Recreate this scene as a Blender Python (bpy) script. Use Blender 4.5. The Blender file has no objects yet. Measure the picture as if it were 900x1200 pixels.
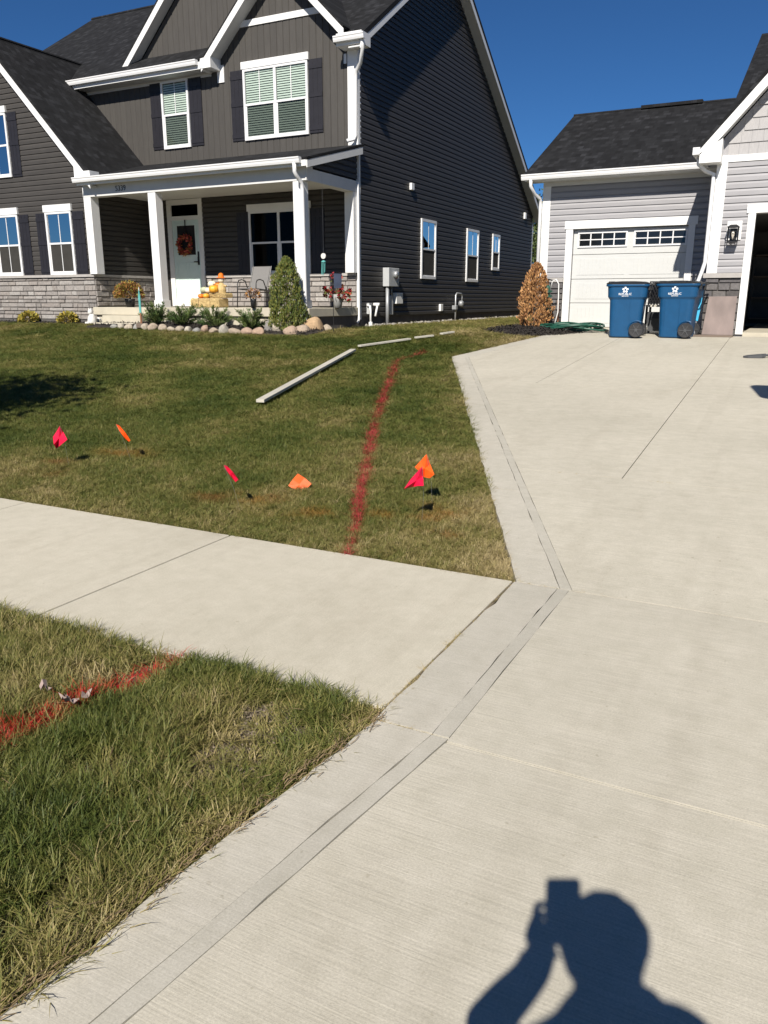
import bpy, bmesh, math, random
import numpy as np
from mathutils import Vector, Matrix, Euler
random.seed(7); rng = np.random.default_rng(7)
R = math.radians
scn = bpy.context.scene
col = scn.collection
# ------------------------------------------------------------------ camera, sky, sun, exposure
FPX, PITCH, YAW, EYE = 923.4, 0.26332, 0.47043, 1.47
cd = bpy.data.cameras.new('camera'); cam = bpy.data.objects.new('camera', cd); col.objects.link(cam)
cam.location = (0, 0, EYE); cam.rotation_euler = (math.pi/2-PITCH, 0, YAW)
cd.sensor_fit = 'HORIZONTAL'; cd.sensor_width = 36; cd.lens = 36*FPX/900
cd.clip_start = .01; cd.clip_end = 6000
scn.camera = cam
TOSUN = Vector((.20, -1, .84)).normalized()
ELEV = math.asin(TOSUN.z)
w = bpy.data.worlds.new('World'); scn.world = w; w.use_nodes = True
nt = w.node_tree; bg = nt.nodes['Background']
sky = nt.nodes.new('ShaderNodeTexSky'); sky.sky_type = 'NISHITA'; sky.sun_disc = False
sky.sun_elevation = ELEV; sky.sun_rotation = math.atan2(TOSUN.x, TOSUN.y)
sky.air_density = 1.0; sky.dust_density = 0; sky.ozone_density = 6; sky.altitude = 3000
tn = nt.nodes.new('ShaderNodeMix'); tn.data_type = 'RGBA'; tn.blend_type = 'MULTIPLY'; tn.inputs[0].default_value = 1; tn.inputs[7].default_value = (.46, .80, 1.04, 1)   # deep, clear autumn blue over the whole sky
nt.links.new(sky.outputs[0], tn.inputs[6]); nt.links.new(tn.outputs[2], bg.inputs[0]); bg.inputs[1].default_value = .05
sd = bpy.data.lights.new('sun', 'SUN'); sd.energy = 5.0; sd.angle = R(.53); sd.color = (1, .94, .85)
sun = bpy.data.objects.new('sun', sd); col.objects.link(sun); sun.location = (6, -30, 30)
sun.rotation_euler = TOSUN.to_track_quat('Z', 'Y').to_euler()
scn.view_settings.view_transform = 'Standard'; scn.view_settings.look = 'None'
scn.view_settings.exposure = .5; scn.view_settings.gamma = 1
scn.render.resolution_x = 768; scn.render.resolution_y = 1024

# ------------------------------------------------------------------ terrain
def lerp_tab(y, xs, ys): return float(np.interp(y, xs, ys))
def drive_z(y): return lerp_tab(y, [-50, -2.2, -1.6, 3.9, 16, 18.5, 90], [-.14, -.12, 0, 0, .782, .86, .86])
def lawn_z(x, y):
    z = lerp_tab(y, [-50, -2.2, -1.6, 3.9, 8, 14, 15.2, 18, 31, 90], [-.14, -.12, 0, 0, .29, .74, .83, .85, .85, .85])
    t = min(1, max(0, (-9.5-x)/4.0)); t = t*t*(3-2*t)
    u = min(1, max(0, (y-12)/3.0)); u = u*u*(3-2*u)
    return z+.09*t*u
def edge_x(y): return lerp_tab(y, [-50, .8, 2.27, 3.9, 4.5, 6.1, 8.75, 12.43, 14.5, 16.0, 18.5, 90], [-1.5, -1.33, -1.18, -1.18, -1.46, -2.15, -3.35, -5.05, -4.72, -4.48, -4.48, -4.48])
def ground_z(x, y):
    e = edge_x(y)
    if x > e: return drive_z(y)
    t = min(1, (e-x)/1.6); t = t*t*(3-2*t)
    return drive_z(y)*(1-t)+lawn_z(x, y)*t
# pixel helpers (photograph pixels -> world), distance always from a surface
_cy, _sy, _cp, _sp = math.cos(YAW), math.sin(YAW), math.cos(PITCH), math.sin(PITCH)
_f = Vector((-_sy*_cp, _cy*_cp, -_sp)); _r = Vector((_cy, _sy, 0)); _d = _f.cross(_r)
def ray(u, v): return _r*((u-450)/FPX)+_d*((v-600)/FPX)+_f
CAMP = Vector((0, 0, EYE))
def on_y(u, v, y): d = ray(u, v); return CAMP+d*(y/d.y)
def on_x(u, v, x): d = ray(u, v); return CAMP+d*(x/d.x)
def on_g(u, v):
    d = ray(u, v); t = .4
    while t < 90:
        p = CAMP+d*t
        if p.z < ground_z(p.x, p.y): return p
        t += .004*(1+t*.5)
    return p

# ------------------------------------------------------------------ materials
def new_mat(name):
    m = bpy.data.materials.new(name); m.use_nodes = True
    n = m.node_tree; b = n.nodes['Principled BSDF']
    return m, n, b
def N(n, t, **kw):
    x = n.nodes.new(t)
    for k, v in kw.items():
        if k.startswith('i_'): x.inputs[k[2:].replace('_', ' ')].default_value = v
        elif k.startswith('n_'): x.inputs[int(k[2:])].default_value = v
        else: setattr(x, k, v)
    return x
def ramp(n, src, stops):
    r = n.nodes.new('ShaderNodeValToRGB'); e = r.color_ramp.elements
    while len(e) < len(stops): e.new(.5)
    for k, (p, c) in zip(e, stops): k.position = p; k.color = (*c, 1) if len(c) == 3 else c
    n.links.new(src, r.inputs[0]); return r
def mix(n, fac, a, b, mode='MIX'):
    m = n.nodes.new('ShaderNodeMix'); m.data_type = 'RGBA'; m.blend_type = mode
    for s, v in ((0, fac), (6, a), (7, b)):
        if hasattr(v, 'is_output'): n.links.new(v, m.inputs[s])
        else: m.inputs[s].default_value = v if s == 0 else (*v, 1)[:4]
    return m.outputs[2]
def coords(n, scale=(1, 1, 1), obj=False):
    if obj: src = n.nodes.new('ShaderNodeTexCoord').outputs['Object']
    else: src = n.nodes.new('ShaderNodeNewGeometry').outputs['Position']
    mp = n.nodes.new('ShaderNodeMapping'); mp.inputs['Scale'].default_value = scale
    n.links.new(src, mp.inputs[0]); return mp.outputs[0]
def noise(n, vec, scale, detail=4, rough=.55):
    x = N(n, 'ShaderNodeTexNoise'); x.inputs['Scale'].default_value = scale; x.inputs['Detail'].default_value = detail
    x.inputs['Roughness'].default_value = rough; n.links.new(vec, x.inputs['Vector']); return x.outputs['Fac']
def bump(n, b, h, strength, dist=.01):
    x = N(n, 'ShaderNodeBump'); x.inputs['Strength'].default_value = strength; x.inputs['Distance'].default_value = dist
    n.links.new(h, x.inputs['Height']); n.links.new(x.outputs[0], b.inputs['Normal']); return x
MATS = {}
def plain(name, c, rough=.5, var=.15, scale=6, bmp=0, bscale=80, metal=0, spec=.5, rnd=0, stretch=(1, 1, 1)):
    m, n, b = new_mat(name)
    v = coords(n, stretch); f = noise(n, v, scale)
    lo = tuple(x*(1-var) for x in c); hi = tuple(min(1, x*(1+var)) for x in c)
    r = ramp(n, f, [(.3, lo), (.7, hi)]); out = r.outputs[0]
    if rnd:
        oi = n.nodes.new('ShaderNodeObjectInfo')
        rr = ramp(n, oi.outputs['Random'], [(0, (1-rnd,)*3), (1, (1+rnd,)*3)])
        out = mix(n, 1.0, out, rr.outputs[0], 'MULTIPLY')
    n.links.new(out, b.inputs['Base Color'])
    b.inputs['Roughness'].default_value = rough; b.inputs['Metallic'].default_value = metal
    b.inputs['Specular IOR Level'].default_value = spec
    if bmp: bump(n, b, noise(n, coords(n, stretch), bscale, 5), bmp, .004)
    MATS[name] = m; return m
plain('siding_dark', (.050, .046, .042), .55, .10, 3, .15, 60, rnd=.06, spec=.35, stretch=(1, 1, 6))
plain('siding_side', (.046, .043, .041), .55, .10, 3, .15, 60, rnd=.06, spec=.35, stretch=(1, 1, 6))
plain('board_dark', (.064, .0595, .054), .6, .08, 3, .15, 40, rnd=.05, spec=.3, stretch=(6, 6, 1))
plain('siding_light', (.305, .30, .31), .5, .05, 3, .1, 60, rnd=.03, spec=.35, stretch=(1, 1, 6))
plain('shake_light', (.34, .33, .33), .6, .08, 9, .3, 50, spec=.3, stretch=(8, 8, 1))
plain('white_trim', (.72, .72, .71), .45, .025, 4, spec=.4)
plain('soffit_white', (.60, .60, .59), .55, .03, 5, spec=.3)
plain('white_vinyl', (.70, .70, .70), .35, .02, 5)
plain('shutter', (.016, .015, .019), .5, .12, 8, .1, 60, spec=.4)
plain('door_mint', (.60, .72, .68), .4, .03, 5)
plain('garage_white', (.53, .535, .52), .42, .02, 4, .12, 90, stretch=(1, 1, 5))
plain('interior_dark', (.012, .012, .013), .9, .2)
plain('interior_glossy', (.010, .011, .013), .06, .1)
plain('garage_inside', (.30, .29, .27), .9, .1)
plain('blind', (.46, .52, .48), .5, .04)
plain('foundation', (.32, .30, .27), .85, .15, 5, .4, 40)
plain('foundation_dark', (.085, .080, .075), .85, .2, 5, .4, 40)
plain('porch_concrete', (.46, .42, .33), .8, .08, 4, .3, 60)
plain('stone_cap', (.36, .34, .32), .8, .1, 8, .3, 50)
plain('mortar', (.12, .113, .105), .95, .2, 20, .5, 60)
plain('bin_blue', (.006, .062, .155), .42, .08, 7, .08, 120, spec=.4)
plain('black_plastic', (.016, .016, .017), .5, .2, 9, .1, 80)
plain('rubber', (.022, .022, .024), .65, .2, 12, .2, 90)
plain('logo_white', (.80, .81, .82), .5, .02)
plain('metal_grey', (.33, .34, .35), .45, .1, 8, metal=.3)
plain('metal_galv', (.45, .46, .47), .4, .12, 10, metal=.5)
plain('pvc_white', (.76, .76, .74), .4, .04)
plain('box_grey', (.42, .43, .43), .5, .06)
plain('red_tag', (.55, .03, .03), .5, .05)
plain('black_metal', (.012, .012, .013), .4, .15, 8, spec=.5)
plain('lantern_glass', (.55, .5, .42), .2, .05)
plain('sling_grey', (.17, .165, .16), .8, .08, 40, .3, 200)
plain('hose_green', (.010, .07, .045), .4, .25, 10)
plain('slab_pink', (.20, .155, .14), .6, .2, 4, .15, 30, stretch=(1, 1, .5))
plain('board_brown', (.15, .115, .09), .8, .2, 5, .3, 40, stretch=(.3, 4, 4))
plain('board_pale', (.46, .435, .37), .7, .12, 4, .3, 30, stretch=(3, .4, 4))
plain('light_blue', (.05, .38, .62), .4, .1, 12)
plain('flag_red', (.62, .006, .045), .5, .18, 30)
plain('flag_orange', (.86, .10, .008), .5, .15, 30)
plain('wire', (.25, .25, .25), .4, .1, metal=.6)
plain('bare_earth', (.22, .178, .128), .95, .3, 24, .8, 50)
plain('mulch_chip', (.022, .017, .014), .95, .5, 60, .4, 90)
plain('figure_white', (.62, .61, .58), .7, .12, 20, .3, 60)
plain('teal', (.10, .36, .34), .6, .15, 14)
plain('rust_wood', (.27, .12, .06), .8, .2, 14)
plain('pumpkin', (.72, .17, .012), .5, .15, 9)
plain('pumpkin_white', (.72, .66, .52), .55, .1, 9)
plain('pumpkin_yellow', (.74, .36, .03), .5, .12, 9)
plain('pumpkin_green', (.42, .45, .30), .55, .2, 9)
plain('stem', (.13, .11, .05), .8, .2)
plain('straw', (.50, .37, .17), .9, .3, 40, .7, 70, stretch=(1, 1, 5))
plain('petal_red', (.30, .012, .020), .6, .4, 30)
plain('petal_coral', (.50, .10, .06), .6, .35, 30)
plain('petal_rust', (.33, .16, .035), .8, .45, 25)
plain('petal_brown', (.20, .085, .03), .8, .4, 25)
plain('leaf_yellow', (.40, .30, .05), .7, .35, 20)
plain('leaf_gold', (.24, .22, .035), .7, .35, 20)
plain('leaf_arb', (.095, .115, .018), .65, .35, 14)
plain('leaf_arb2', (.17, .165, .03), .65, .3, 14)
plain('leaf_juniper', (.045, .085, .016), .65, .35, 14)
plain('leaf_juniper2', (.095, .13, .03), .65, .3, 14)
plain('needle_dead', (.34, .165, .055), .8, .35, 14)
plain('needle_dead2', (.46, .25, .10), .8, .3, 14)
plain('leaf_tree', (.055, .080, .018), .6, .3, 8)
plain('bark', (.10, .075, .055), .9, .3, 14, .6, 30, stretch=(2, 2, .4))
plain('pot_grey', (.30, .30, .29), .7, .15, 10)
plain('leaf_dry', (.30, .225, .20), .8, .2, 30)
plain('twig', (.20, .14, .075), .9, .25, 30)
plain('cloth_navy', (.03, .04, .07), .9, .2)
plain('jeans', (.05, .07, .12), .9, .2)
plain('skin', (.50, .32, .23), .5, .06)
plain('hair', (.05, .03, .02), .6, .2)
plain('phone_black', (.01, .01, .012), .3, .1)
plain('asphalt', (.05, .05, .052), .9, .2, 40, .5, 120)
plain('house_cream', (.45, .42, .38), .7, .1)
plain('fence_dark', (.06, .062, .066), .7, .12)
plain('backboard', (.75, .75, .76), .3, .03)
plain('rim_orange', (.5, .09, .02), .4, .1)

def concrete(name, c, broom=1.0, dark=.86, axis='x'):
    m, n, b = new_mat(name)
    p = coords(n)
    big = ramp(n, noise(n, p, .55, 5, .6), [(.25, (dark, dark, dark*.985)), (.75, (1.05, 1.05, 1.05))])
    mid = ramp(n, noise(n, p, 9, 8, .72), [(.3, (.91, .91, .90)), (.7, (1.06, 1.06, 1.075))])
    fine = ramp(n, noise(n, p, 150, 5, .75), [(.28, (.80, .80, .785)), (.72, (1.14, 1.14, 1.13))])
    sc = (3, 150, 1) if axis == 'x' else (150, 3, 1)
    st = noise(n, coords(n, sc), 1.0, 4, .6)
    str_ = ramp(n, st, [(.32, (1-.10*broom,)*3), (.68, (1+.07*broom,)*3)])
    o = mix(n, 1, big.outputs[0], mid.outputs[0], 'MULTIPLY'); o = mix(n, 1, o, fine.outputs[0], 'MULTIPLY')
    o = mix(n, 1, o, str_.outputs[0], 'MULTIPLY')
    # worn specks and small dark stains with shapes of their own
    sp = ramp(n, noise(n, p, 34, 2, .5), [(.70, (1, 1, 1)), (.78, (.80, .79, .76))])
    o = mix(n, 1, o, sp.outputs[0], 'MULTIPLY')
    stn = ramp(n, noise(n, coords(n, (.8, .35, 1)), 1.6, 6, .7), [(.54, (1, 1, 1)), (.74, (.885, .875, .86))])
    o = mix(n, 1, o, stn.outputs[0], 'MULTIPLY')
    trk = ramp(n, noise(n, coords(n, (4.5, .16, 1)), 1.0, 3, .5), [(.56, (1, 1, 1)), (.70, (.945, .94, .935))])   # faint tyre tracks along the drive
    o = mix(n, 1, o, trk.outputs[0], 'MULTIPLY')
    o = mix(n, 1, o, c, 'MULTIPLY')
    n.links.new(o, b.inputs['Base Color']); b.inputs['Roughness'].default_value = .82
    b.inputs['Specular IOR Level'].default_value = .3
    mm = N(n, 'ShaderNodeMath', operation='ADD'); n.links.new(st, mm.inputs[0]); n.links.new(fine.outputs[0], mm.inputs[1])
    bump(n, b, mm.outputs[0], .32*max(broom, .5), .003)
    MATS[name] = m; return m
concrete('concrete_drive', (.508, .474, .396))
concrete('concrete_walk', (.525, .487, .400), .35, .9, 'y')
concrete('concrete_band', (.492, .462, .396), .8, .84)
concrete('concrete_strip', (.468, .442, .380), .4, .80)
concrete('concrete_joint', (.20, .185, .15), .3, .7)
def roof_mat(name, horiz):
    m, n, b = new_mat(name)
    g = n.nodes.new('ShaderNodeNewGeometry'); sp = n.nodes.new('ShaderNodeSeparateXYZ'); n.links.new(g.outputs['Position'], sp.inputs[0])
    cb = n.nodes.new('ShaderNodeCombineXYZ'); n.links.new(sp.outputs[horiz], cb.inputs[0])
    mz = N(n, 'ShaderNodeMath', operation='MULTIPLY'); mz.inputs[1].default_value = {'X': 1.75, 'Y': 1.4}[horiz]; n.links.new(sp.outputs['Z'], mz.inputs[0]); n.links.new(mz.outputs[0], cb.inputs[1])
    def brick(wd, sm, off):
        br = n.nodes.new('ShaderNodeTexBrick'); n.links.new(cb.outputs[0], br.inputs['Vector'])
        br.inputs['Scale'].default_value = 1; br.inputs['Brick Width'].default_value = wd; br.inputs['Row Height'].default_value = .145
        br.inputs['Mortar Size'].default_value = sm; br.inputs['Mortar Smooth'].default_value = .4; br.offset = off; br.offset_frequency = 2
        br.inputs['Color1'].default_value = (.0, .0, .0, 1); br.inputs['Color2'].default_value = (1, 1, 1, 1); br.inputs['Mortar'].default_value = (.1, .1, .1, 1)
        br.inputs['Bias'].default_value = -.1
        return br
    b1 = brick(.19, .008, .37); b2 = brick(.125, .0, .61)
    f = mix(n, .5, b1.outputs['Color'], b2.outputs['Color'])
    f2 = mix(n, .35, f, noise(n, g.outputs['Position'], 130, 3, .7))
    r = ramp(n, f2, [(.12, (.0055, .0055, .006)), (.5, (.0125, .0128, .014)), (.88, (.034, .035, .039))])
    n.links.new(r.outputs[0], b.inputs['Base Color']); b.inputs['Roughness'].default_value = .9; b.inputs['Specular IOR Level'].default_value = .25
    bump(n, b, f2, .6, .012)
    MATS[name] = m
roof_mat('shingle_x', 'X'); roof_mat('shingle_y', 'Y')
def stone_mat(name, stops):
    m, n, b = new_mat(name)
    oi = n.nodes.new('ShaderNodeObjectInfo'); r = ramp(n, oi.outputs['Random'], stops)
    p = coords(n); nz = noise(n, p, 22, 6, .65); k = ramp(n, nz, [(.3, (.72, .72, .72)), (.7, (1.18, 1.16, 1.13))])
    n.links.new(mix(n, 1, r.outputs[0], k.outputs[0], 'MULTIPLY'), b.inputs['Base Color'])
    b.inputs['Roughness'].default_value = .9; b.inputs['Specular IOR Level'].default_value = .25
    bump(n, b, nz, .8, .012); MATS[name] = m
stone_mat('stone_pale', [(0, (.225, .21, .20)), (.35, (.30, .28, .265)), (.7, (.27, .245, .228)), (1, (.36, .345, .33))])
stone_mat('stone_dark', [(0, (.085, .08, .08)), (.4, (.155, .146, .142)), (.75, (.115, .11, .114)), (1, (.20, .19, .187))])
stone_mat('field_stone', [(0, (.34, .30, .24)), (.2, (.36, .255, .19)), (.4, (.21, .225, .23)), (.6, (.42, .38, .31)), (.8, (.33, .27, .21)), (1, (.26, .245, .215))])
stone_mat('field_gold', [(0, (.36, .22, .10)), (1, (.40, .28, .17))])
def glass_mat(name, tint, base, refl):
    m, n, b = new_mat(name); n.nodes.remove(b)
    out = [x for x in n.nodes if x.type == 'OUTPUT_MATERIAL'][0]
    tr = n.nodes.new('ShaderNodeBsdfTransparent'); tr.inputs[0].default_value = (*tint, 1)
    gl = n.nodes.new('ShaderNodeBsdfGlossy'); gl.inputs['Roughness'].default_value = .01; gl.inputs[0].default_value = (1, 1, 1, 1)
    fr = n.nodes.new('ShaderNodeFresnel'); fr.inputs[0].default_value = 1.52
    ma = N(n, 'ShaderNodeMath', operation='MULTIPLY_ADD'); ma.inputs[1].default_value = refl; ma.inputs[2].default_value = base; ma.use_clamp = True
    n.links.new(fr.outputs[0], ma.inputs[0])
    bf = n.nodes.new('ShaderNodeNewGeometry'); iv = N(n, 'ShaderNodeMath', operation='SUBTRACT'); iv.inputs[0].default_value = 1; n.links.new(bf.outputs['Backfacing'], iv.inputs[1])
    m3 = N(n, 'ShaderNodeMath', operation='MULTIPLY'); n.links.new(ma.outputs[0], m3.inputs[0]); n.links.new(iv.outputs[0], m3.inputs[1])   # only the outer face of the pane mirrors
    mx = n.nodes.new('ShaderNodeMixShader'); n.links.new(m3.outputs[0], mx.inputs[0]); n.links.new(tr.outputs[0], mx.inputs[1]); n.links.new(gl.outputs[0], mx.inputs[2])
    n.links.new(mx.outputs[0], out.inputs[0]); MATS[name] = m
glass_mat('glass', (.95, .97, .95), .0, 1.0)
glass_mat('glass_dim', (.66, .68, .66), .0, .5)
plain('insect_screen', (.030, .028, .024), .9, .15)
glass_mat('glass_mirror', (.35, .40, .42), .46, 1.6)
glass_mat('glass_screen', (.30, .30, .30), .0, .12)
# soil under the grass: thatch and bare earth
m, n, b = new_mat('soil'); p = coords(n)
a = ramp(n, noise(n, p, 3.2, 5), [(.3, (.10, .085, .045)), (.5, (.165, .135, .09)), (.7, (.25, .21, .16))])
k = ramp(n, noise(n, p, 90, 4, .7), [(.3, (.55, .55, .5)), (.7, (1.35, 1.3, 1.25))])
n.links.new(mix(n, 1, a.outputs[0], k.outputs[0], 'MULTIPLY'), b.inputs['Base Color']); b.inputs['Roughness'].default_value = .95
bump(n, b, noise(n, p, 60, 5, .7), .7, .02); MATS['soil'] = m
# grass blades: tint and paint come from each tuft
m, n, b = new_mat('grass_blade')
at = N(n, 'ShaderNodeAttribute', attribute_name='tint', attribute_type='INSTANCER')
oi = n.nodes.new('ShaderNodeObjectInfo')
nz = noise(n, coords(n), 95, 2, .5)
s1 = N(n, 'ShaderNodeMath', operation='MULTIPLY_ADD'); s1.inputs[1].default_value = .62; s1.inputs[2].default_value = -.31; n.links.new(nz, s1.inputs[0])
s2 = N(n, 'ShaderNodeMath', operation='MULTIPLY_ADD'); s2.inputs[1].default_value = .30; n.links.new(oi.outputs['Random'], s2.inputs[0]); n.links.new(s1.outputs[0], s2.inputs[2])
s3 = N(n, 'ShaderNodeMath', operation='ADD'); n.links.new(at.outputs['Fac'], s3.inputs[0]); n.links.new(s2.outputs[0], s3.inputs[1])
gr = ramp(n, s3.outputs[0], [(.0, (.044, .070, .014)), (.3, (.092, .120, .024)), (.55, (.175, .178, .046)), (.78, (.30, .25, .095)), (1.0, (.47, .38, .20))])
pc = N(n, 'ShaderNodeAttribute', attribute_name='paintcol', attribute_type='INSTANCER')
pf = N(n, 'ShaderNodeAttribute', attribute_name='paint', attribute_type='INSTANCER')
pn = ramp(n, noise(n, coords(n), 70, 2, .6), [(.36, (.25,)*3), (.56, (1,)*3)])
pm = N(n, 'ShaderNodeMath', operation='MULTIPLY'); n.links.new(pf.outputs['Fac'], pm.inputs[0]); n.links.new(pn.outputs[0], pm.inputs[1])
cc = mix(n, pm.outputs[0], gr.outputs[0], pc.outputs['Color'])
n.links.new(cc, b.inputs['Base Color']); b.inputs['Roughness'].default_value = .55; b.inputs['Specular IOR Level'].default_value = .3
tl = n.nodes.new('ShaderNodeBsdfTranslucent'); n.links.new(cc, tl.inputs[0])
mx = n.nodes.new('ShaderNodeMixShader'); mx.inputs[0].default_value = .28
out = [x for x in n.nodes if x.type == 'OUTPUT_MATERIAL'][0]
n.links.new(b.outputs[0], mx.inputs[1]); n.links.new(tl.outputs[0], mx.inputs[2]); n.links.new(mx.outputs[0], out.inputs[0])
MATS['grass_blade'] = m

# ------------------------------------------------------------------ mesh helpers
class MB:
    def __init__(s): s.v = []; s.f = []
    def add(s, vs, fs):
        o = len(s.v); s.v += [tuple(x) for x in vs]; s.f += [tuple(i+o for i in f) for f in fs]; return s
    def box(s, x0, x1, y0, y1, z0, z1):
        return s.add([(x0, y0, z0), (x1, y0, z0), (x1, y1, z0), (x0, y1, z0), (x0, y0, z1), (x1, y0, z1), (x1, y1, z1), (x0, y1, z1)],
                     [(3, 2, 1, 0), (4, 5, 6, 7), (0, 1, 5, 4), (1, 2, 6, 5), (2, 3, 7, 6), (3, 0, 4, 7)])
    def prism(s, poly, vec):
        n = len(poly); v = Vector(vec); a = [Vector(p) for p in poly]
        return s.add(a+[p+v for p in a], [tuple(range(n))[::-1], tuple(range(n, 2*n))]+[(i, (i+1) % n, n+(i+1) % n, n+i) for i in range(n)])
    def tube(s, pts, r, k=8, cap=True):
        pts = [Vector(p) for p in pts]; rs = r if isinstance(r, (list, tuple)) else [r]*len(pts)
        o = len(s.v); prev = None
        for i, p in enumerate(pts):
            t = (pts[min(i+1, len(pts)-1)]-pts[max(i-1, 0)]).normalized()
            if prev is None:
                a = Vector((0, 0, 1)) if abs(t.z) < .9 else Vector((1, 0, 0)); u = t.cross(a).normalized()
            else: u = (prev-t*prev.dot(t)).normalized()
            prev = u; q = t.cross(u)
            for j in range(k):
                an = 2*math.pi*j/k; s.v.append(tuple(p+(u*math.cos(an)+q*math.sin(an))*rs[i]))
        for i in range(len(pts)-1):
            for j in range(k):
                s.f.append((o+i*k+j, o+i*k+(j+1) % k, o+(i+1)*k+(j+1) % k, o+(i+1)*k+j))
        if cap:
            s.f.append(tuple(o+j for j in range(k))[::-1]); s.f.append(tuple(o+(len(pts)-1)*k+j for j in range(k)))
        return s
    def lathe(s, prof, c=(0, 0, 0), k=14, ax='z', ribs=0, rib=0):
        o = len(s.v)
        for r, z in prof:
            for j in range(k):
                a = 2*math.pi*j/k; rr = r*(1+rib*math.cos(a*ribs)) if ribs else r
                p = (rr*math.cos(a), rr*math.sin(a), z)
                if ax == 'x': p = (p[2], p[0], p[1])
                if ax == 'y': p = (p[0], p[2], p[1])
                s.v.append((p[0]+c[0], p[1]+c[1], p[2]+c[2]))
        m = len(prof)
        for i in range(m-1):
            for j in range(k): s.f.append((o+i*k+j, o+i*k+(j+1) % k, o+(i+1)*k+(j+1) % k, o+(i+1)*k+j))
        s.f.append(tuple(o+j for j in range(k))[::-1]); s.f.append(tuple(o+(m-1)*k+j for j in range(k)))
        return s
    def loft(s, rings, cap=True):
        k = len(rings[0]); o = len(s.v)
        for r in rings: s.v += [tuple(p) for p in r]
        for i in range(len(rings)-1):
            for j in range(k): s.f.append((o+i*k+j, o+i*k+(j+1) % k, o+(i+1)*k+(j+1) % k, o+(i+1)*k+j))
        if cap:
            s.f.append(tuple(o+j for j in range(k))[::-1]); s.f.append(tuple(o+(len(rings)-1)*k+j for j in range(k)))
        return s
    def mesh(s, name, mat, smooth=False):
        me = bpy.data.meshes.new(name); me.from_pydata(s.v, [], s.f); me.update()
        if mat: me.materials.append(MATS[mat] if isinstance(mat, str) else mat)
        if smooth: me.polygons.foreach_set('use_smooth', [True]*len(me.polygons))
        return me
    def build(s, name, mat, parent=None, smooth=False, bevel=0, loc=None, **tags):
        o = bpy.data.objects.new(name, s.mesh(name, mat, smooth)); col.objects.link(o)
        if loc is not None: o.location = loc
        put(o, parent)
        if bevel:
            bv = o.modifiers.new('bevel', 'BEVEL'); bv.width = bevel; bv.segments = 2; bv.limit_method = 'ANGLE'
        if tags: tag(o, **tags)
        return o
def put(o, parent):
    if parent is not None:
        o.parent = parent; o.matrix_parent_inverse = Matrix.Translation(-world_loc(parent))
def world_loc(o):
    # every empty/part here is placed by location only when it is a parent
    v = Vector(o.location)
    if o.parent is not None: v = v+world_loc(o.parent)+o.matrix_parent_inverse.to_translation()
    return v
def tag(o, label=None, category=None, group=None, kind=None):
    if label: o['label'] = label
    if category: o['category'] = category
    if group: o['group'] = group
    if kind: o['kind'] = kind
    return o
def thing(name, loc, label, category, group=None):
    o = bpy.data.objects.new(name, None); o.empty_display_size = .1; col.objects.link(o); o.location = loc
    return tag(o, label, category, group)
def text_mesh(txt, size, mat, name, parent, origin, xdir, updir, extrude=.004, align='CENTER'):
    cu = bpy.data.curves.new(name, 'FONT'); cu.body = txt; cu.size = size; cu.extrude = extrude; cu.align_x = align; cu.resolution_u = 3
    to = bpy.data.objects.new(name, cu); col.objects.link(to)
    bpy.context.view_layer.update()
    me = bpy.data.meshes.new_from_object(to.evaluated_get(bpy.context.evaluated_depsgraph_get()))
    col.objects.unlink(to); bpy.data.objects.remove(to); bpy.data.curves.remove(cu)
    x = Vector(xdir).normalized(); u = Vector(updir).normalized(); z = x.cross(u)
    for v in me.vertices: v.co = Vector(origin)+x*v.co.x+u*v.co.y+z*v.co.z
    me.materials.clear(); me.materials.append(MATS[mat])
    o = bpy.data.objects.new(name, me); col.objects.link(o); put(o, parent); return o
def copy_tree(o, parent=None):
    c = o.copy(); col.objects.link(c)
    if parent is not None: c.parent = parent
    for ch in list(o.children): copy_tree(ch, c)
    return c
# ------------------------------------------------------------------ ground, road, sidewalk, driveway
def ground_zv(x, y):
    dz = np.interp(y, [-50, -2.2, -1.6, 3.9, 16, 18.5, 90], [-.14, -.12, 0, 0, .782, .86, .86])
    lz = np.interp(y, [-50, -2.2, -1.6, 3.9, 8, 14, 15.2, 18, 31, 90], [-.14, -.12, 0, 0, .29, .74, .83, .85, .85, .85])
    t = np.clip((-9.5-x)/4, 0, 1); t = t*t*(3-2*t); u = np.clip((y-12)/3, 0, 1); u = u*u*(3-2*u); lz = lz+.09*t*u
    e = edge_xv(y); s = np.clip((e-x)/1.6, 0, 1); s = s*s*(3-2*s)
    return dz*(1-s)+lz*s
def edge_xv(y): return np.interp(y, [-50, .8, 2.27, 3.9, 4.5, 6.1, 8.75, 12.43, 14.5, 16.0, 18.5, 90], [-1.5, -1.33, -1.18, -1.18, -1.46, -2.15, -3.35, -5.05, -4.72, -4.48, -4.48, -4.48])
gx = np.concatenate([[-2500, -800, -300, -120, -60, -40], np.arange(-28, 9, .35), [12, 20, 40, 80, 300, 800, 2500]])
gy = np.concatenate([[-2500, -800, -200, -60, -30, -14, -9, -5], np.arange(-2.6, 20, .25), np.arange(20, 36, 1), [45, 60, 90, 200, 600, 1500, 3500]])
XX, YY = np.meshgrid(gx, gy); ZZ = ground_zv(XX, YY)-.035
me = bpy.data.meshes.new('ground'); nx = len(gx)
me.from_pydata(np.stack([XX.ravel(), YY.ravel(), ZZ.ravel()], 1).tolist(), [], [(j*nx+i, j*nx+i+1, (j+1)*nx+i+1, (j+1)*nx+i) for j in range(len(gy)-1) for i in range(nx-1)])
me.materials.append(MATS['soil']); g = bpy.data.objects.new('ground', me); col.objects.link(g)
tag(g, 'brown thatchy soil showing between the grass blades', 'ground', kind='structure')
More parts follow.
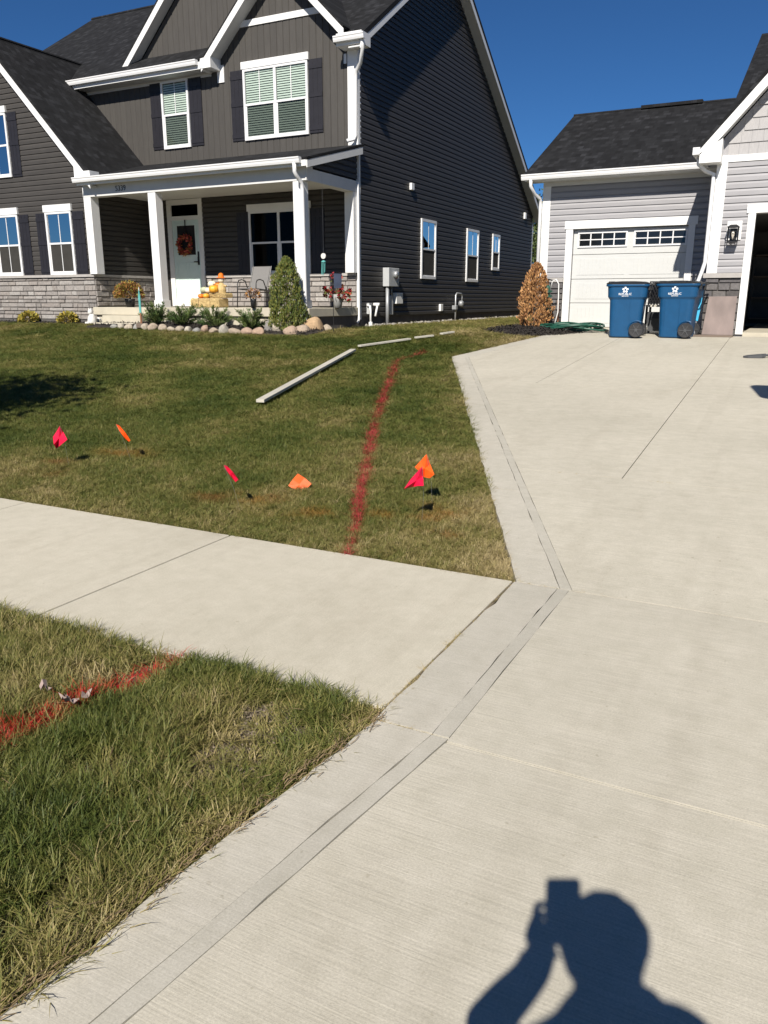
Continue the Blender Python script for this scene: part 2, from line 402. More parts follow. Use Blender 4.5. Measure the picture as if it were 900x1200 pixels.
r = MB().add([(-60, -9.5, -.13), (60, -9.5, -.13), (60, -2.5, -.13), (-60, -2.5, -.13)], [(0, 1, 2, 3)]).build('road', 'asphalt'); tag(r, 'dark asphalt street behind the driveway apron', 'road', kind='structure')
kb = MB().prism([(-60, -2.5, -.2), (-60, -2.34, -.2), (-60, -2.34, .0), (-60, -2.47, .0)], (58.4, 0, 0)).build('kerb', 'concrete_band'); tag(kb, 'pale concrete kerb along the street', 'kerb', kind='structure')

def slab_prism(poly, zf, dz=0, th=.1):
    n = len(poly); top = [(x, y, zf(y)+dz) for x, y in poly]; bot = [(x, y, zf(y)+dz-th) for x, y in poly]
    return MB().add(bot+top, [tuple(range(n))[::-1], tuple(range(n, 2*n))]+[(i, (i+1) % n, n+(i+1) % n, n+i) for i in range(n)])
def flare(y, off=0): return -1.18-(y-3.9)*.4537+off
# sidewalk
sw = MB().add([(-40, 2.37, -.012), (-1.19, 2.37, -.012), (-1.19, 3.89, -.012), (-40, 3.89, -.012)], [(0, 1, 2, 3)]).build('sidewalk', 'concrete_joint')
tag(sw, 'pale concrete sidewalk crossing the lawn', 'sidewalk', kind='structure')
xs = [-1.197-1.9*i for i in range(0, 11)]
for i in range(10):
    a, bb = xs[i], xs[i+1]
    slab_prism([(bb+.006, 2.36), (a-.006, 2.36), (a-.006, 3.90), (bb+.006, 3.90)], lambda y: 0).build('slab', 'concrete_walk', sw, bevel=.005)
# driveway
bed = MB()
ys = [-1.62, .8, 2.27, 3.9, 12.43, 16, 18.46]
rows = [(-1.42, 7), (-1.30, 7), (-1.15, 7), (-1.15, 7), (-4.98, 7), (-4.42, 7), (-5.2, 7)]
for i in range(len(ys)-1):
    (a0, a1), (b0, b1) = rows[i], rows[i+1]
    bed.add([(a0, ys[i], drive_z(ys[i])-.012), (a1, ys[i], drive_z(ys[i])-.012), (b1, ys[i+1], drive_z(ys[i+1])-.012), (b0, ys[i+1], drive_z(ys[i+1])-.012)], [(0, 1, 2, 3)])
drive = bed.build('driveway', 'concrete_joint'); tag(drive, 'broad broom-finished concrete driveway running up to the garages', 'driveway', kind='structure')
G = .003
def dslab(poly, name='slab', mat='concrete_drive', dz=0): return slab_prism(poly, drive_z, dz).build(name, mat, drive)
# border strips along the grass, then the narrow troweled strip, then the field slabs
def line_x(pts, y): return float(np.interp(y, [p[1] for p in pts], [p[0] for p in pts]))
E1 = [(-1.50, -1.6), (-1.335, .8), (-1.18, 2.27)]; I1 = [(-1.30, -1.6), (-1.155, .9), (-1.085, 1.39), (-.965, 2.27)]
_wq = random.Random(88)
def wob(a, b, amp):
    n_ = max(3, int(math.hypot(b[0]-a[0], b[1]-a[1])/.11)); out = []
    for i in range(n_+1):
        f = i/n_; k = 0 if i in (0, n_) else _wq.gauss(0, amp); out.append((a[0]+(b[0]-a[0])*f+k, a[1]+(b[1]-a[1])*f))
    return out
def band(ea, eb, ia, ib, nm='border_strip', mt='concrete_band'):
    if nm == 'troweled_strip': mt = 'concrete_strip'
    return dslab(wob(ia, ib, .0022)+wob(eb, ea, .0022 if nm == 'troweled_strip' else .005), nm, mt)
band((-1.50, -1.6), (-1.335, .8), (-1.30, -1.6), (-1.165, .8), mt='concrete_band'); band((-1.335, .804), (-1.185, 2.268), (-1.165, .804), (-.968, 2.268))
band((-1.30+G, -1.6), (-1.165+G, .8), (-1.24, -1.6), (-1.105, .8), 'troweled_strip'); band((-1.165+G, .804), (-.968+G, 2.268), (-1.105, .804), (-.905, 2.268), 'troweled_strip')
band((-1.190, 2.278), (-1.190, 3.893), (-.968, 2.278), (-.955, 3.893)); band((-.968+G, 2.278), (-.955+G, 3.893), (-.905, 2.278), (-.895, 3.893), 'troweled_strip')
for a, bb in ((3.903, 5.5), (5.506, 8.6), (8.606, 10.24), (10.25, 12.43)):
    wa = .23 if a < 4 else .27; o1 = .235; o2 = .30
    band((flare(a), a), (flare(bb), bb), (flare(a, o1), a), (flare(bb, o1), bb)); 
    band((flare(a, o1+G), a), (flare(bb, o1+G), bb), (flare(a, o2), a), (flare(bb, o2), bb), 'troweled_strip')
band((-5.05, 12.436), (-4.48, 16.0), (-4.75, 12.436), (-4.25, 16.0)); band((-4.48, 16.004), (-4.48, 18.45), (-4.25, 16.004), (-4.25, 18.45))
dslab([(-1.24+G, -1.6), (3, -1.6), (3, 2.24), (-.903, 2.24), (-1.105+G, .8)])
dslab([(-.905+G, 2.254), (3, 2.254), (3, 3.894), (-.895+G, 3.894)])
dslab([(3.005, -1.6), (7, -1.6), (7, 3.894), (3.005, 3.894)])
f3 = lambda y: flare(y, .30+G)
dslab([(f3(3.902), 3.902), (7, 3.902), (7, 6.10), (f3(6.1), 6.10)])
dslab([(f3(6.106), 6.106), (-1.054, 6.106), (-1.054, 10.24), (f3(10.24), 10.24)])
dslab([(-1.046, 6.106), (7, 6.106), (7, 10.24), (-1.046, 10.24)])
dslab([(f3(10.246), 10.246), (-2.96, 10.246), (-2.96, 15.995), (-4.25+G, 15.995), (-4.75+G, 12.43)])
dslab([(-2.954, 10.246), (-1.054, 10.246), (-1.054, 15.995), (-2.954, 15.995)])
dslab([(-1.046, 10.246), (7, 10.246), (7, 15.995), (-1.046, 15.995)])
dslab([(-4.25+G, 16.001), (-1.054, 16.001), (-1.054, 16.55), (-1.7, 16.55), (-1.7, 18.45), (-4.25+G, 18.45)])
dslab([(-1.046, 16.001), (7, 16.001), (7, 16.55), (-1.046, 16.55)])
fl = MB().box(-.90, 3, 2.2425, 2.2515, -.01, -.0005).build('joint_filler', 'concrete_walk', drive)

# ------------------------------------------------------------------ grass
def vnoise(x, y, s, seed):
    q = np.random.default_rng(seed); T = q.random((257, 257)); X = x/s+1000; Y = y/s+1000
    i = np.floor(X).astype(int); j = np.floor(Y).astype(int); fx = X-i; fy = Y-j; fx = fx*fx*(3-2*fx); fy = fy*fy*(3-2*fy)
    t = lambda a, b: T[a % 257, b % 257]
    return (t(i, j)*(1-fx)+t(i+1, j)*fx)*(1-fy)+(t(i, j+1)*(1-fx)+t(i+1, j+1)*fx)*fy
def fbm(x, y, s, seed): return .55*vnoise(x, y, s, seed)+.3*vnoise(x, y, s*.45, seed+1)+.15*vnoise(x, y, s*.2, seed+2)
tufts = bpy.data.collections.new('grass_tufts')
def make_tuft(nb, rad, hmin, hmax, wid, lean, seed):
    q = random.Random(seed); M = MB()
    for i in range(nb):
        a = q.uniform(0, 6.283); rr = rad*math.sqrt(q.random()); bx, by = rr*math.cos(a), rr*math.sin(a)
        h = q.uniform(hmin, hmax); w_ = wid*q.uniform(.7, 1.3); d = q.uniform(0, 6.283); L = lean*q.uniform(.2, 1.4)*h
        dx, dy = math.cos(d), math.sin(d); t = d+math.pi/2+q.uniform(-.6, .6); sx, sy = math.cos(t)*w_/2, math.sin(t)*w_/2
        pts = [(bx+dx*L*k*k, by+dy*L*k*k, h*k*(1-.25*lean*k*k)) for k in (0, .45, .8, 1)]
        o = []
        for (px, py, pz), s in zip(pts[:3], (1, .9, .55)): o += [(px-sx*s, py-sy*s, pz), (px+sx*s, py+sy*s, pz)]
        o.append(pts[3]); M.add(o, [(0, 1, 3, 2), (2, 3, 5, 4), (4, 5, 6)])
    me = M.mesh('grass_tuft', 'grass_blade', True); o = bpy.data.objects.new('grass_tuft', me); tufts.objects.link(o)
specs = [(20, .028, .05, .10, .0034, .75), (22, .030, .04, .09, .0036, 1.0), (17, .024, .06, .12, .0032, .6), (20, .034, .03, .07, .0036, 1.3)]
for k in range(12):
    make_tuft(*specs[k % 4], 100+k)
NT = 12
def grass_group():
    ng = bpy.data.node_groups.new('grass_scatter', 'GeometryNodeTree')
    ng.interface.new_socket('Geometry', in_out='INPUT', socket_type='NodeSocketGeometry'); ng.interface.new_socket('Geometry', in_out='OUTPUT', socket_type='NodeSocketGeometry')
    L = ng.links; nn = ng.nodes; gi = nn.new('NodeGroupInput'); go = nn.new('NodeGroupOutput')
    ci = nn.new('GeometryNodeCollectionInfo'); ci.inputs['Collection'].default_value = tufts; ci.inputs['Separate Children'].default_value = True; ci.inputs['Reset Children'].default_value = True
    ip = nn.new('GeometryNodeInstanceOnPoints'); ip.inputs['Pick Instance'].default_value = True
    def att(nm, ty):
        a = nn.new('GeometryNodeInputNamedAttribute'); a.data_type = ty; a.inputs['Name'].default_value = nm; return a.outputs[0]
    er = nn.new('FunctionNodeEulerToRotation'); L.new(att('rot', 'FLOAT_VECTOR'), er.inputs[0])
    L.new(gi.outputs[0], ip.inputs['Points']); L.new(ci.outputs[0], ip.inputs['Instance']); L.new(att('idx', 'INT'), ip.inputs['Instance Index'])
    L.new(er.outputs[0], ip.inputs['Rotation']); L.new(att('scl', 'FLOAT_VECTOR'), ip.inputs['Scale']); L.new(ip.outputs[0], go.inputs[0])
    return ng
NG = grass_group()
def grass_obj(name, x, y, z, idx, rot, scl, tint, paint, pcol, label):
    me = bpy.data.meshes.new(name); me.vertices.add(len(x)); me.vertices.foreach_set('co', np.stack([x, y, z], 1).astype(np.float32).ravel())
    def A(nm, ty, v, key='value'):
        a = me.attributes.new(nm, ty, 'POINT'); a.data.foreach_set(key, v.ravel())
    A('idx', 'INT', idx.astype(np.int32)); A('rot', 'FLOAT_VECTOR', rot.astype(np.float32), 'vector'); A('scl', 'FLOAT_VECTOR', scl.astype(np.float32), 'vector')
    A('tint', 'FLOAT', tint.astype(np.float32)); A('paint', 'FLOAT', paint.astype(np.float32)); A('paintcol', 'FLOAT_VECTOR', pcol.astype(np.float32), 'vector')
    me.update(); o = bpy.data.objects.new(name, me); col.objects.link(o)
    me.materials.append(MATS['grass_blade'])
    md = o.modifiers.new('scatter', 'NODES'); md.node_group = NG
    tag(o, label, 'grass', kind='stuff'); return o
def seg_d(x, y, pts):
    d = np.full(len(x), 1e9)
    for (ax, ay), (bx, by) in zip(pts[:-1], pts[1:]):
        vx, vy = bx-ax, by-ay; t = np.clip(((x-ax)*vx+(y-ay)*vy)/(vx*vx+vy*vy), 0, 1)
        d = np.minimum(d, np.hypot(x-ax-t*vx, y-ay-t*vy))
    return d
RED1 = [(-2.23, 3.9), (-2.45, 4.43), (-2.77, 5.05), (-3.07, 5.70), (-3.86, 7.39), (-4.57, 9.04), (-5.05, 10.19), (-5.62, 11.5), (-5.69, 12.8)]
RED2 = [(-2.33, .9), (-2.28, 1.55), (-2.24, 1.93), (-2.21, 2.24), (-2.15, 2.42)]
ORANGE = [((-3.42, 4.62), .17), ((-2.82, 4.50), .14), ((-2.24, 4.93), .10), ((-1.95, 4.86), .14), ((-2.05, 4.70), .10), ((-2.35, 4.62), .12), ((-5.4, 5.3), .22), ((-3.1, 4.36), .16)]
DARKRED = [((-5.55, 4.58), .15), ((-5.75, 4.85), .12), ((-3.35, 4.75), .16), ((-1.85, 4.42), .10), ((-3.75, 4.52), .14)]
def dress(x, y, verge):
    n = len(x); tint = .12+.74*(fbm(x, y, 1.5, 11)-.28)+.45*(fbm(x, y, .42, 21)-.5)+rng.normal(0, .09, n)
    paint = np.zeros(n); pc = np.tile(np.array([[.46, .035, .055]]), (n, 1))
    for pts, w_ in ((RED1, .055), (RED2, .060)):
        wob = .35*(fbm(x, y, .3, 51)-.5)*.2
        d = seg_d(x, y, pts)+wob
        k = np.exp(-(np.maximum(d-(.016 if not verge else .026), 0)/(.021))**2)*(rng.random(n) < .9)
        if verge: pc[:] = (.50, .016, .022)
        paint = np.maximum(paint, k*1.15*np.where(fbm(x, y, .35, 61) > .30, 1, .5))
    for lst, c, st in ((ORANGE, (.52, .15, .02), .42), (DARKRED, (.34, .05, .02), .45)):
        for (cx, cy), r_ in lst:
            k = np.exp(-((x-cx)**2/(r_*1.3)**2+(y-cy)**2/(r_*.7)**2))*np.where(fbm(x, y, .16, 71) > .48, 1, .15)*st
            s = k > paint; paint = np.where(s, k, paint); pc[s] = c
    return tint, paint, pc
# the lawn
W = np.array
def sample(x0, x1, y0, y1, dens):
    n = int((x1-x0)*(y1-y0)*dens); return rng.uniform(x0, x1, n), rng.uniform(y0, y1, n)
def to_px(x, y, z):
    dx, dy, dz = x, y, z-EYE
    f = dx*_f.x+dy*_f.y+dz*_f.z; u = 450+FPX*(dx*_r.x+dy*_r.y)/f; v = 600+FPX*(dx*_d.x+dy*_d.y+dz*_d.z)/f
    return u, v, f
xs_, ys_, ss_ = [], [], []
for y0, y1, dens, sc in ((3.9, 5.2, 2900, .80), (5.2, 7, 2200, .92), (7, 9.5, 1300, 1.15), (9.5, 12.5, 800, 1.4), (12.5, 16, 520, 1.7), (16, 24, 260, 2.2), (24, 34, 120, 3.0)):
    x, y = sample(-26, -1.1, y0, y1, dens); u, v, f = to_px(x, y, ground_zv(x, y))
    ok = (f > 0) & (u > -140) & (u < 1040) & (x < edge_xv(y)-.015+.03*(vnoise(x, y, .12, 5)-.5)) & (y > 3.9+.03*(vnoise(x, y, .1, 6)-.2))
    ok &= ~((x < -9.55) & (y > 14.9-.0)) & ~((x < -15.7) & (y > 14.75))           # the house
    ok &= ~((x > -15.4) & (x < -9.05) & (y > 14.2+.06*np.sin(x*2.2)))               # the mulch bed by the porch
    ok &= ~((x < -15.4) & (y > 14.72+.05*np.sin(x*3)))
    ok &= ~((x+4.95)**2/1.15**2+(y-17.0)**2/1.3**2 < 1) & ~((x > -5.5) & (y > 16.6))   # mulch under the brown shrub
    ok &= ~((x < -9.25) & (y > 17.0))
    xs_.append(x[ok]); ys_.append(y[ok]); ss_.append(np.full(ok.sum(), sc))
x = np.concatenate(xs_); y = np.concatenate(ys_); s = np.concatenate(ss_); n = len(x)
tint, paint, pc = dress(x, y, False)
tint += .24*np.exp(-((y-3.9)/.45)**2)+.22*np.exp(-((edge_xv(y)-x)/.4)**2)+.10*np.exp(-((x+2.6)/1.5)**2-((y-4.8)/1.6)**2)
tint += np.where(y > 13.6, .12, 0)
hh = (.62+.35*fbm(x, y, .6, 31))*rng.uniform(.7, 1.15, n)
scl = np.stack([s*rng.uniform(.85, 1.2, n), s*rng.uniform(.85, 1.2, n), hh*(.80+.08*s)], 1)
rot = np.stack([rng.normal(0, .14, n), rng.normal(0, .14, n), rng.uniform(0, 6.28, n)], 1)
grass_obj('lawn_grass', x, y, ground_zv(x, y)-.035, rng.integers(0, NT, n), rot, scl, tint, paint, pc, 'short mown lawn grass with a red marking line sprayed across it')
NL = n
# the verge between sidewalk and street, longer and patchy
x, y = sample(-5.5, -1.1, -.3, 2.38, 4000); u, v, f = to_px(x, y, 0*x)
ok = (f > 0) & (u > -220) & (v < 1400) & (x < edge_xv(y)-.02+.05*(vnoise(x, y, .1, 8)-.5)) & (y < 2.37+.03*(vnoise(x, y, .09, 9)-.5))
bare = fbm(x, y, .38, 91); bx = np.exp(-((x+1.52)/.17)**2-((y-1.9)/.26)**2)+.8*np.exp(-((x+1.85)/.12)**2-((y-1.62)/.10)**2)+.6*np.exp(-((x+1.62)/.12)**2-((y-2.15)/.10)**2)
ok &= rng.random(len(x)) > np.clip(bx*1.35*(.35+1.3*fbm(x, y, .13, 95))+np.clip((bare-.55)*5, 0, .85), 0, .87)
x, y, bare, bx = x[ok], y[ok], bare[ok], bx[ok]; n = len(x)
tint, paint, pc = dress(x, y, True)
tint += .05+.25*bx+.28*np.exp(-((edge_xv(y)-x)/.12)**2)+.9*np.clip(bare-.5, 0, 1)
hh = (.55+.95*fbm(x, y, .45, 33))*rng.uniform(.6, 1.25, n)*(1-.45*np.clip(bx, 0, 1))
hh *= 1-.35*np.exp(-((edge_xv(y)-x)/.10)**2)
scl = np.stack([rng.uniform(.75, 1.2, n), rng.uniform(.75, 1.2, n), hh], 1)
rot = np.stack([rng.normal(0, .2, n), rng.normal(0, .2, n), rng.uniform(0, 6.28, n)], 1)
grass_obj('verge_grass', x, y, 0*x-.035, rng.integers(0, NT, n), rot, scl, tint, paint, pc, 'longer patchy verge grass between sidewalk and street with a red sprayed stripe')
# weeds growing in the joints of the concrete
pts = []
for (ax, ay), (bx_, by_), k, wd in (((-1.197, 2.36), (-1.197, 2.75), 60, .016), ((-1.197, 2.75), (-1.197, 3.9), 36, .006), ((-1.20, 2.95), (-1.20, 3.12), 34, .012), ((-1.18, 3.898), (-.70, 3.898), 30, .005), ((-1.2, 2.273), (-.96, 2.273), 26, .006), ((-1.6, 6.10), (-1.05, 6.10), 8, .004), ((-.9, 6.10), (-.7, 6.10), 6, .004),
                               ((-1.90, 5.503), (-1.72, 5.503), 14, .006), ((-3.3, 8.603), (-3.15, 8.603), 8, .005), ((-4.05, 10.243), (-3.75, 10.243), 16, .008)):
    for t in rng.random(k)**1.2: pts.append((ax+(bx_-ax)*t+rng.normal(0, wd*.4), ay+(by_-ay)*t+rng.normal(0, wd*.4)))
pts = W(pts); x, y = pts[:, 0], pts[:, 1]; n = len(x)
scl = np.stack([rng.uniform(.2, .45, n)]*2+[rng.uniform(.05, .17, n)], 1); rot = np.stack([rng.normal(0, .2, n), rng.normal(0, .2, n), rng.uniform(0, 6.28, n)], 1)
grass_obj('joint_weeds', x, y, np.array([drive_z(v) for v in y])-.008, rng.integers(0, NT, n), rot, scl, rng.uniform(.6, 1.1, n), 0*x, np.zeros((n, 3)), 'thin dry weeds sprouting from the concrete joints')
js = MB().box(-1.206, -1.188, 2.3, 3.9, -.03, -.006).build('joint_soil', 'soil', drive)
# ------------------------------------------------------------------ house building helpers
def lap(parent, mat, ax, c, s, lo, hi, z0, z1, e=.122, holes=(), name='siding_board', proud=.028):
    """horizontal lap boards on the plane ax=c facing s; lo/hi give the ends at height z"""
    z = z0
    while z < z1-.02:
        zt = min(z+e, z1); zm = (z+zt)/2
        spans = [(lo(zm), hi(zm))]
        for a0, a1, b0, b1 in holes:
            if b0 < zm < b1:
                ns = []
                for p, q in spans:
                    if a1 <= p or a0 >= q: ns.append((p, q)); continue
                    if p < a0: ns.append((p, a0))
                    if q > a1: ns.append((a1, q))
                spans = ns
        full = (lo(zm), hi(zm))
        for p, q in spans:
            if q-p < .02: continue
            pr = [(.0, z), (proud, z), (proud, z+e*.60), (proud*.2, zt)]
            vs = []
            for d, zz in pr:
                a = lo(zz) if p == full[0] else p; b = hi(zz) if q == full[1] else q
                for t in (a, b): vs.append((c+s*d, t, zz) if ax == 'x' else (t, c+s*d, zz))
            MB().add(vs, [(0, 1, 3, 2), (2, 3, 5, 4), (4, 5, 7, 6)]).build(name, mat, parent)
        z = zt
def batten(parent, mat, c, a0, a1, lo, hi, w_=.18, name='siding_board', holes=()):
    """vertical boards on a wall facing -Y"""
    a = a0
    while a < a1-.02:
        b = min(a+w_, a1); segs = [(a, b)]
        za0, za1, zb0, zb1 = lo(a), hi(a), lo(b), hi(b)
        if max(za1-za0, zb1-zb0) > .03:
            za1 = max(za1, za0); zb1 = max(zb1, zb0); g_ = .013; p = .016
            h = lambda t: za1+(zb1-za1)*t
            l = lambda t: za0+(zb0-za0)*t
            tt = (0, .04, .16, .96, 1) if False else (0, g_/w_, 1-g_/w_, 1)
            d = (0, p, p, 0)
            vs = []
            for t, k in zip(tt, d): vs += [(a+(b-a)*t, c-k, l(t)), (a+(b-a)*t, c-k, h(t))]
            MB().add(vs, [(0, 1, 3, 2), (2, 3, 5, 4), (4, 5, 7, 6)]).build(name, mat, parent)
        a = b
def P3(ax, c, s, d, t, z): return (c+s*d, t, z) if ax == 'x' else (t, c+s*d, z)
def wbox(M, ax, c, s, d0, d1, t0, t1, z0, z1):
    a = sorted((c+s*d0, c+s*d1))
    return M.box(a[0], a[1], t0, t1, z0, z1) if ax == 'x' else M.box(t0, t1, a[0], a[1], z0, z1)
def window(parent, ax, c, s, t0, t1, z0, z1, header=0, fr=.055, units=1, grille=1, blinds=False, mirror=True, lower='insect_screen', upper=None, label=None):
    """double-hung window unit(s): frame, mullion, sashes, panes, muntins, blinds; all proud of the wall"""
    wn = MB(); B = lambda M, *a: wbox(M, ax, c, s, *a)
    B(wn, .018, .066, t0, t0+fr, z0, z1); B(wn, .018, .062, t1-fr, t1, z0, z1); B(wn, .018, .066, t0+fr, t1-fr, z0, z0+fr); B(wn, .018, .066, t0+fr, t1-fr, z1-fr, z1)
    wo = wn.build('window', 'white_vinyl', parent)
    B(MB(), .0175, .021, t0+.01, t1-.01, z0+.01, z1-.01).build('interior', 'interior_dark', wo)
    if header:
        h = MB(); B(h, .018, .078, t0-.035, t1+.035, z1, z1+header); h.build('header_trim', 'white_trim', wo)
    W_ = (t1-t0)/units
    for k in range(units):
        a, b = t0+k*W_, t0+(k+1)*W_
        a += fr if k == 0 else .035; b -= fr if k == units-1 else .035
        if k: B(MB(), .018, .060, t0+k*W_-.035, t0+k*W_+.035, z0+fr, z1-fr).build('mullion', 'white_vinyl', wo)
        zm = (z0+z1)/2
        sash = MB(); B(sash, .024, .056, a, b, zm-.022, zm+.022)
        B(sash, .024, .046, a, a+.03, z0+fr, zm-.022); B(sash, .024, .046, b-.03, b, z0+fr, zm-.022); B(sash, .024, .046, a+.03, b-.03, z0+fr, z0+fr+.03)
        sash.build('sash', 'white_vinyl', wo)
        if blinds:
            M = MB(); zz = z0+fr+.02
            while zz < z1-fr-.02:
                q = sorted((c+s*.0225, c+s*.0345)); n_ = .05
                vs = [P3(ax, c, s, .0225, a+.012, zz+.036), P3(ax, c, s, .0225, b-.012, zz+.036), P3(ax, c, s, .034, b-.012, zz), P3(ax, c, s, .034, a+.012, zz)]
                M.add(vs, [(0, 1, 2, 3)]); zz += .052
            M.build('blinds', 'blind', wo, kind='stuff')
        B(MB(), .0365, .0385, a, b, zm+.022, z1-fr).build('pane', upper or ('glass_mirror' if mirror else 'glass'), wo)
        B(MB(), .0365, .0385, a+.03, b-.03, z0+fr+.03, zm-.022).build('pane', lower, wo)
        if grille:
            mt = MB(); m_ = (a+b)/2
            B(mt, .039, .043, m_-.010, m_+.010, zm+.022, z1-fr)
            if grille > 1: B(mt, .039, .043, m_-.010, m_+.010, z0+fr+.03, zm-.022)
            mt.build('muntin', 'white_vinyl', wo)
    return wo
def shutter(parent, ax, c, s, t0, t1, z0, z1):
    sh = MB(); wbox(sh, ax, c, s, .018, .036, t0, t1, z0, z1); o = sh.build('shutter', 'shutter', parent)
    for f in (.07, .52, .90):
        zz = z0+(z1-z0)*f; wbox(MB(), ax, c, s, .0365, .052, t0, t1, zz-.045, zz+.045).build('shutter_batten', 'shutter', o)
    k = 3; w_ = (t1-t0)/k
    for i in range(k): wbox(MB(), ax, c, s, .036, .0405, t0+i*w_+.006, t0+(i+1)*w_-.006, z0+.004, z1-.004).build('shutter_board', 'shutter', o)
_stone_meshes = {}
def stones(parent, mat, ax, c, s, t0, t1, z0, z1, row=.115, lmin=.16, lmax=.52, seed=1):
    q = random.Random(seed); z = z0
    while z < z1-.03:
        h = min(row*q.choice((.8, 1, 1, 1.25)), z1-z)
        if z1-z-h < .05: h = z1-z
        t = t0-q.uniform(0, .15)
        while t < t1-.01:
            L = q.uniform(lmin, lmax); a, b = max(t, t0)+.004, min(t+L, t1)-.004
            if t1-b < .07: b = t1-.004; L = t1-t+.001
            if b-a > .03:
                d = q.uniform(.028, .055); j = lambda k=.006: q.uniform(-k, k); g = .003
                ins = .014
                vs = [P3(ax, c, s, .0, a, z+g), P3(ax, c, s, .0, b, z+g), P3(ax, c, s, .0, b, z+h-g), P3(ax, c, s, .0, a, z+h-g),
                      P3(ax, c, s, d+j(), a+ins*.6+j(.004), z+g+ins+j(.004)), P3(ax, c, s, d+j(), b-ins*.6+j(.004), z+g+ins+j(.004)), P3(ax, c, s, d+j(), b-ins*.6+j(.004), z+h-g-ins+j(.004)), P3(ax, c, s, d+j(), a+ins*.6+j(.004), z+h-g-ins+j(.004))]
                MB().add(vs, [(4, 5, 6, 7), (0, 1, 5, 4), (1, 2, 6, 5), (2, 3, 7, 6), (3, 0, 4, 7)]).build('stone', mat, parent)
            t += L
        z += h
def slope_slab(M, quad, th):
    a, b, c_, d = [Vector(p) for p in quad]; nrm = (b-a).cross(d-a).normalized()
    if nrm.z < 0: nrm = -nrm
    return M.prism([a, b, c_, d], -nrm*th)
def gutter(parent, x0, x1, y_front, z_top, d=.115, h=.115, name='gutter', ends=True):
    """K-style gutter running along X; y_front is its outer face"""
    prof = [(y_front+.03, z_top-h), (y_front+d, z_top-h), (y_front+d, z_top), (y_front, z_top), (y_front, z_top-.022), (y_front+.012, z_top-.04), (y_front+.016, z_top-.075)]
    return MB().prism([(x0, a, b) for a, b in prof], (x1-x0, 0, 0)).build(name, 'white_vinyl', parent)

# ------------------------------------------------------------------ the dark house
YF, YP, XW, XG = 17.35, 15.20, -9.49, -15.93
H = thing('house', (-13.5, 16.5, .9), 'dark grey two-storey house with a white-columned front porch', 'house')
def Hb(M, name, mat, parent=None, **k): return M.build(name, mat, H if parent is None else parent, **k)
RS = .665                                  # main front roof pitch
def front_roof(y): return 6.98+RS*(y-16.9)
def back_roof(y): return 10.50-.64*(y-22.2)
# side wall facing the driveway
side = Hb(MB().prism([(XW-.2, 17.36, 1.06), (XW-.2, 31.2, 1.06), (XW-.2, 31.2, back_roof(31.2)-.1), (XW-.2, 22.2, 10.32), (XW-.2, 17.36, front_roof(17.36)-.12)], (.2, 0, 0)), 'side_wall', 'siding_dark')
def side_hi(z):
    return min(31.2, 22.2+(10.42-z)/.64)
def side_lo(z):
    return max(17.40, 16.9+(z-6.88)/RS)
lap(side, 'siding_side', 'x', XW, 1, side_lo, side_hi, 1.07, 10.2)
Hb(MB().box(XW-.25, XW-.03, 17.4, 31.15, .6, 1.06), 'foundation', 'foundation_dark')
Hb(MB().box(XW-.3, XW+.022, 31.16, 31.32, 1.05, 4.4), 'corner_trim', 'white_trim')
# side windows
for y0, y1, z0, z1 in ((20.83, 21.86, 2.035, 3.615), (24.27, 25.33, 2.02, 3.61), (26.66, 27.40, 2.44, 3.61)):
    window(H, 'x', XW, 1, y0, y1, z0, z1, fr=.07, mirror=True)
# main front wall: vertical boards above the porch, with the small gable
def g1_top(x): return 8.90-.98*abs(x+11.5)
def f1_hi(x): return max(6.9, g1_top(x)) if -13.5 < x < -9.5 else 6.9
fw = Hb(MB().prism([(-18.6, YF, 4.3), (XW-.2, YF, 4.3), (XW-.2, YF, 6.95), (-9.70, YF, 6.95), (-11.5, YF, 8.80), (-13.40, YF, 6.95), (-18.6, YF, 6.95)], (0, .18, 0)), 'front_wall', 'board_dark')
batten(fw, 'board_dark', YF-.001, -18.3, -9.72, lambda x: max(4.72, 4.45 if x > -16.2 else 4.72+(-16.2-x)*1.0), f1_hi)
# upper windows with blinds
window(H, 'y', YF, -1, -12.63, -10.79, 5.25, 6.83, header=.155, units=2, blinds=True, mirror=False, lower='glass_dim')
window(H, 'y', YF, -1, -15.22, -14.34, 5.25, 6.84, header=0, units=1, blinds=True, mirror=False, lower='glass_dim')
for a, b in ((-13.02, -12.65), (-10.77, -10.40), (-15.60, -15.24), (-14.32, -13.93)): shutter(H, 'y', YF, -1, a, b, 5.26, 6.83)
# white bands, corner boards
Hb(MB().prism([(-12.98, YF-.045, 7.735), (-10.10, YF-.045, 7.735), (-10.24, YF-.045, 7.87), (-12.85, YF-.045, 7.87)], (0, .04, 0)), 'gable_band', 'white_trim')
Hb(MB().box(-9.73, XW+.024, YF-.045, YF-.002, 4.9, 6.9), 'corner_trim', 'white_trim')
Hb(MB().box(XW+.003, XW+.024, YF, YF+.10, 4.9, 6.9), 'corner_trim', 'white_trim')
Hb(MB().box(XW-.06, XW+.024, YF-.02, YF+.05, 1.0, 4.9), 'corner_trim', 'white_trim')
Hb(MB().box(-9.83, -9.76, YF-.035, YF-.017, 6.63, 6.83), 'return_block', 'white_trim')
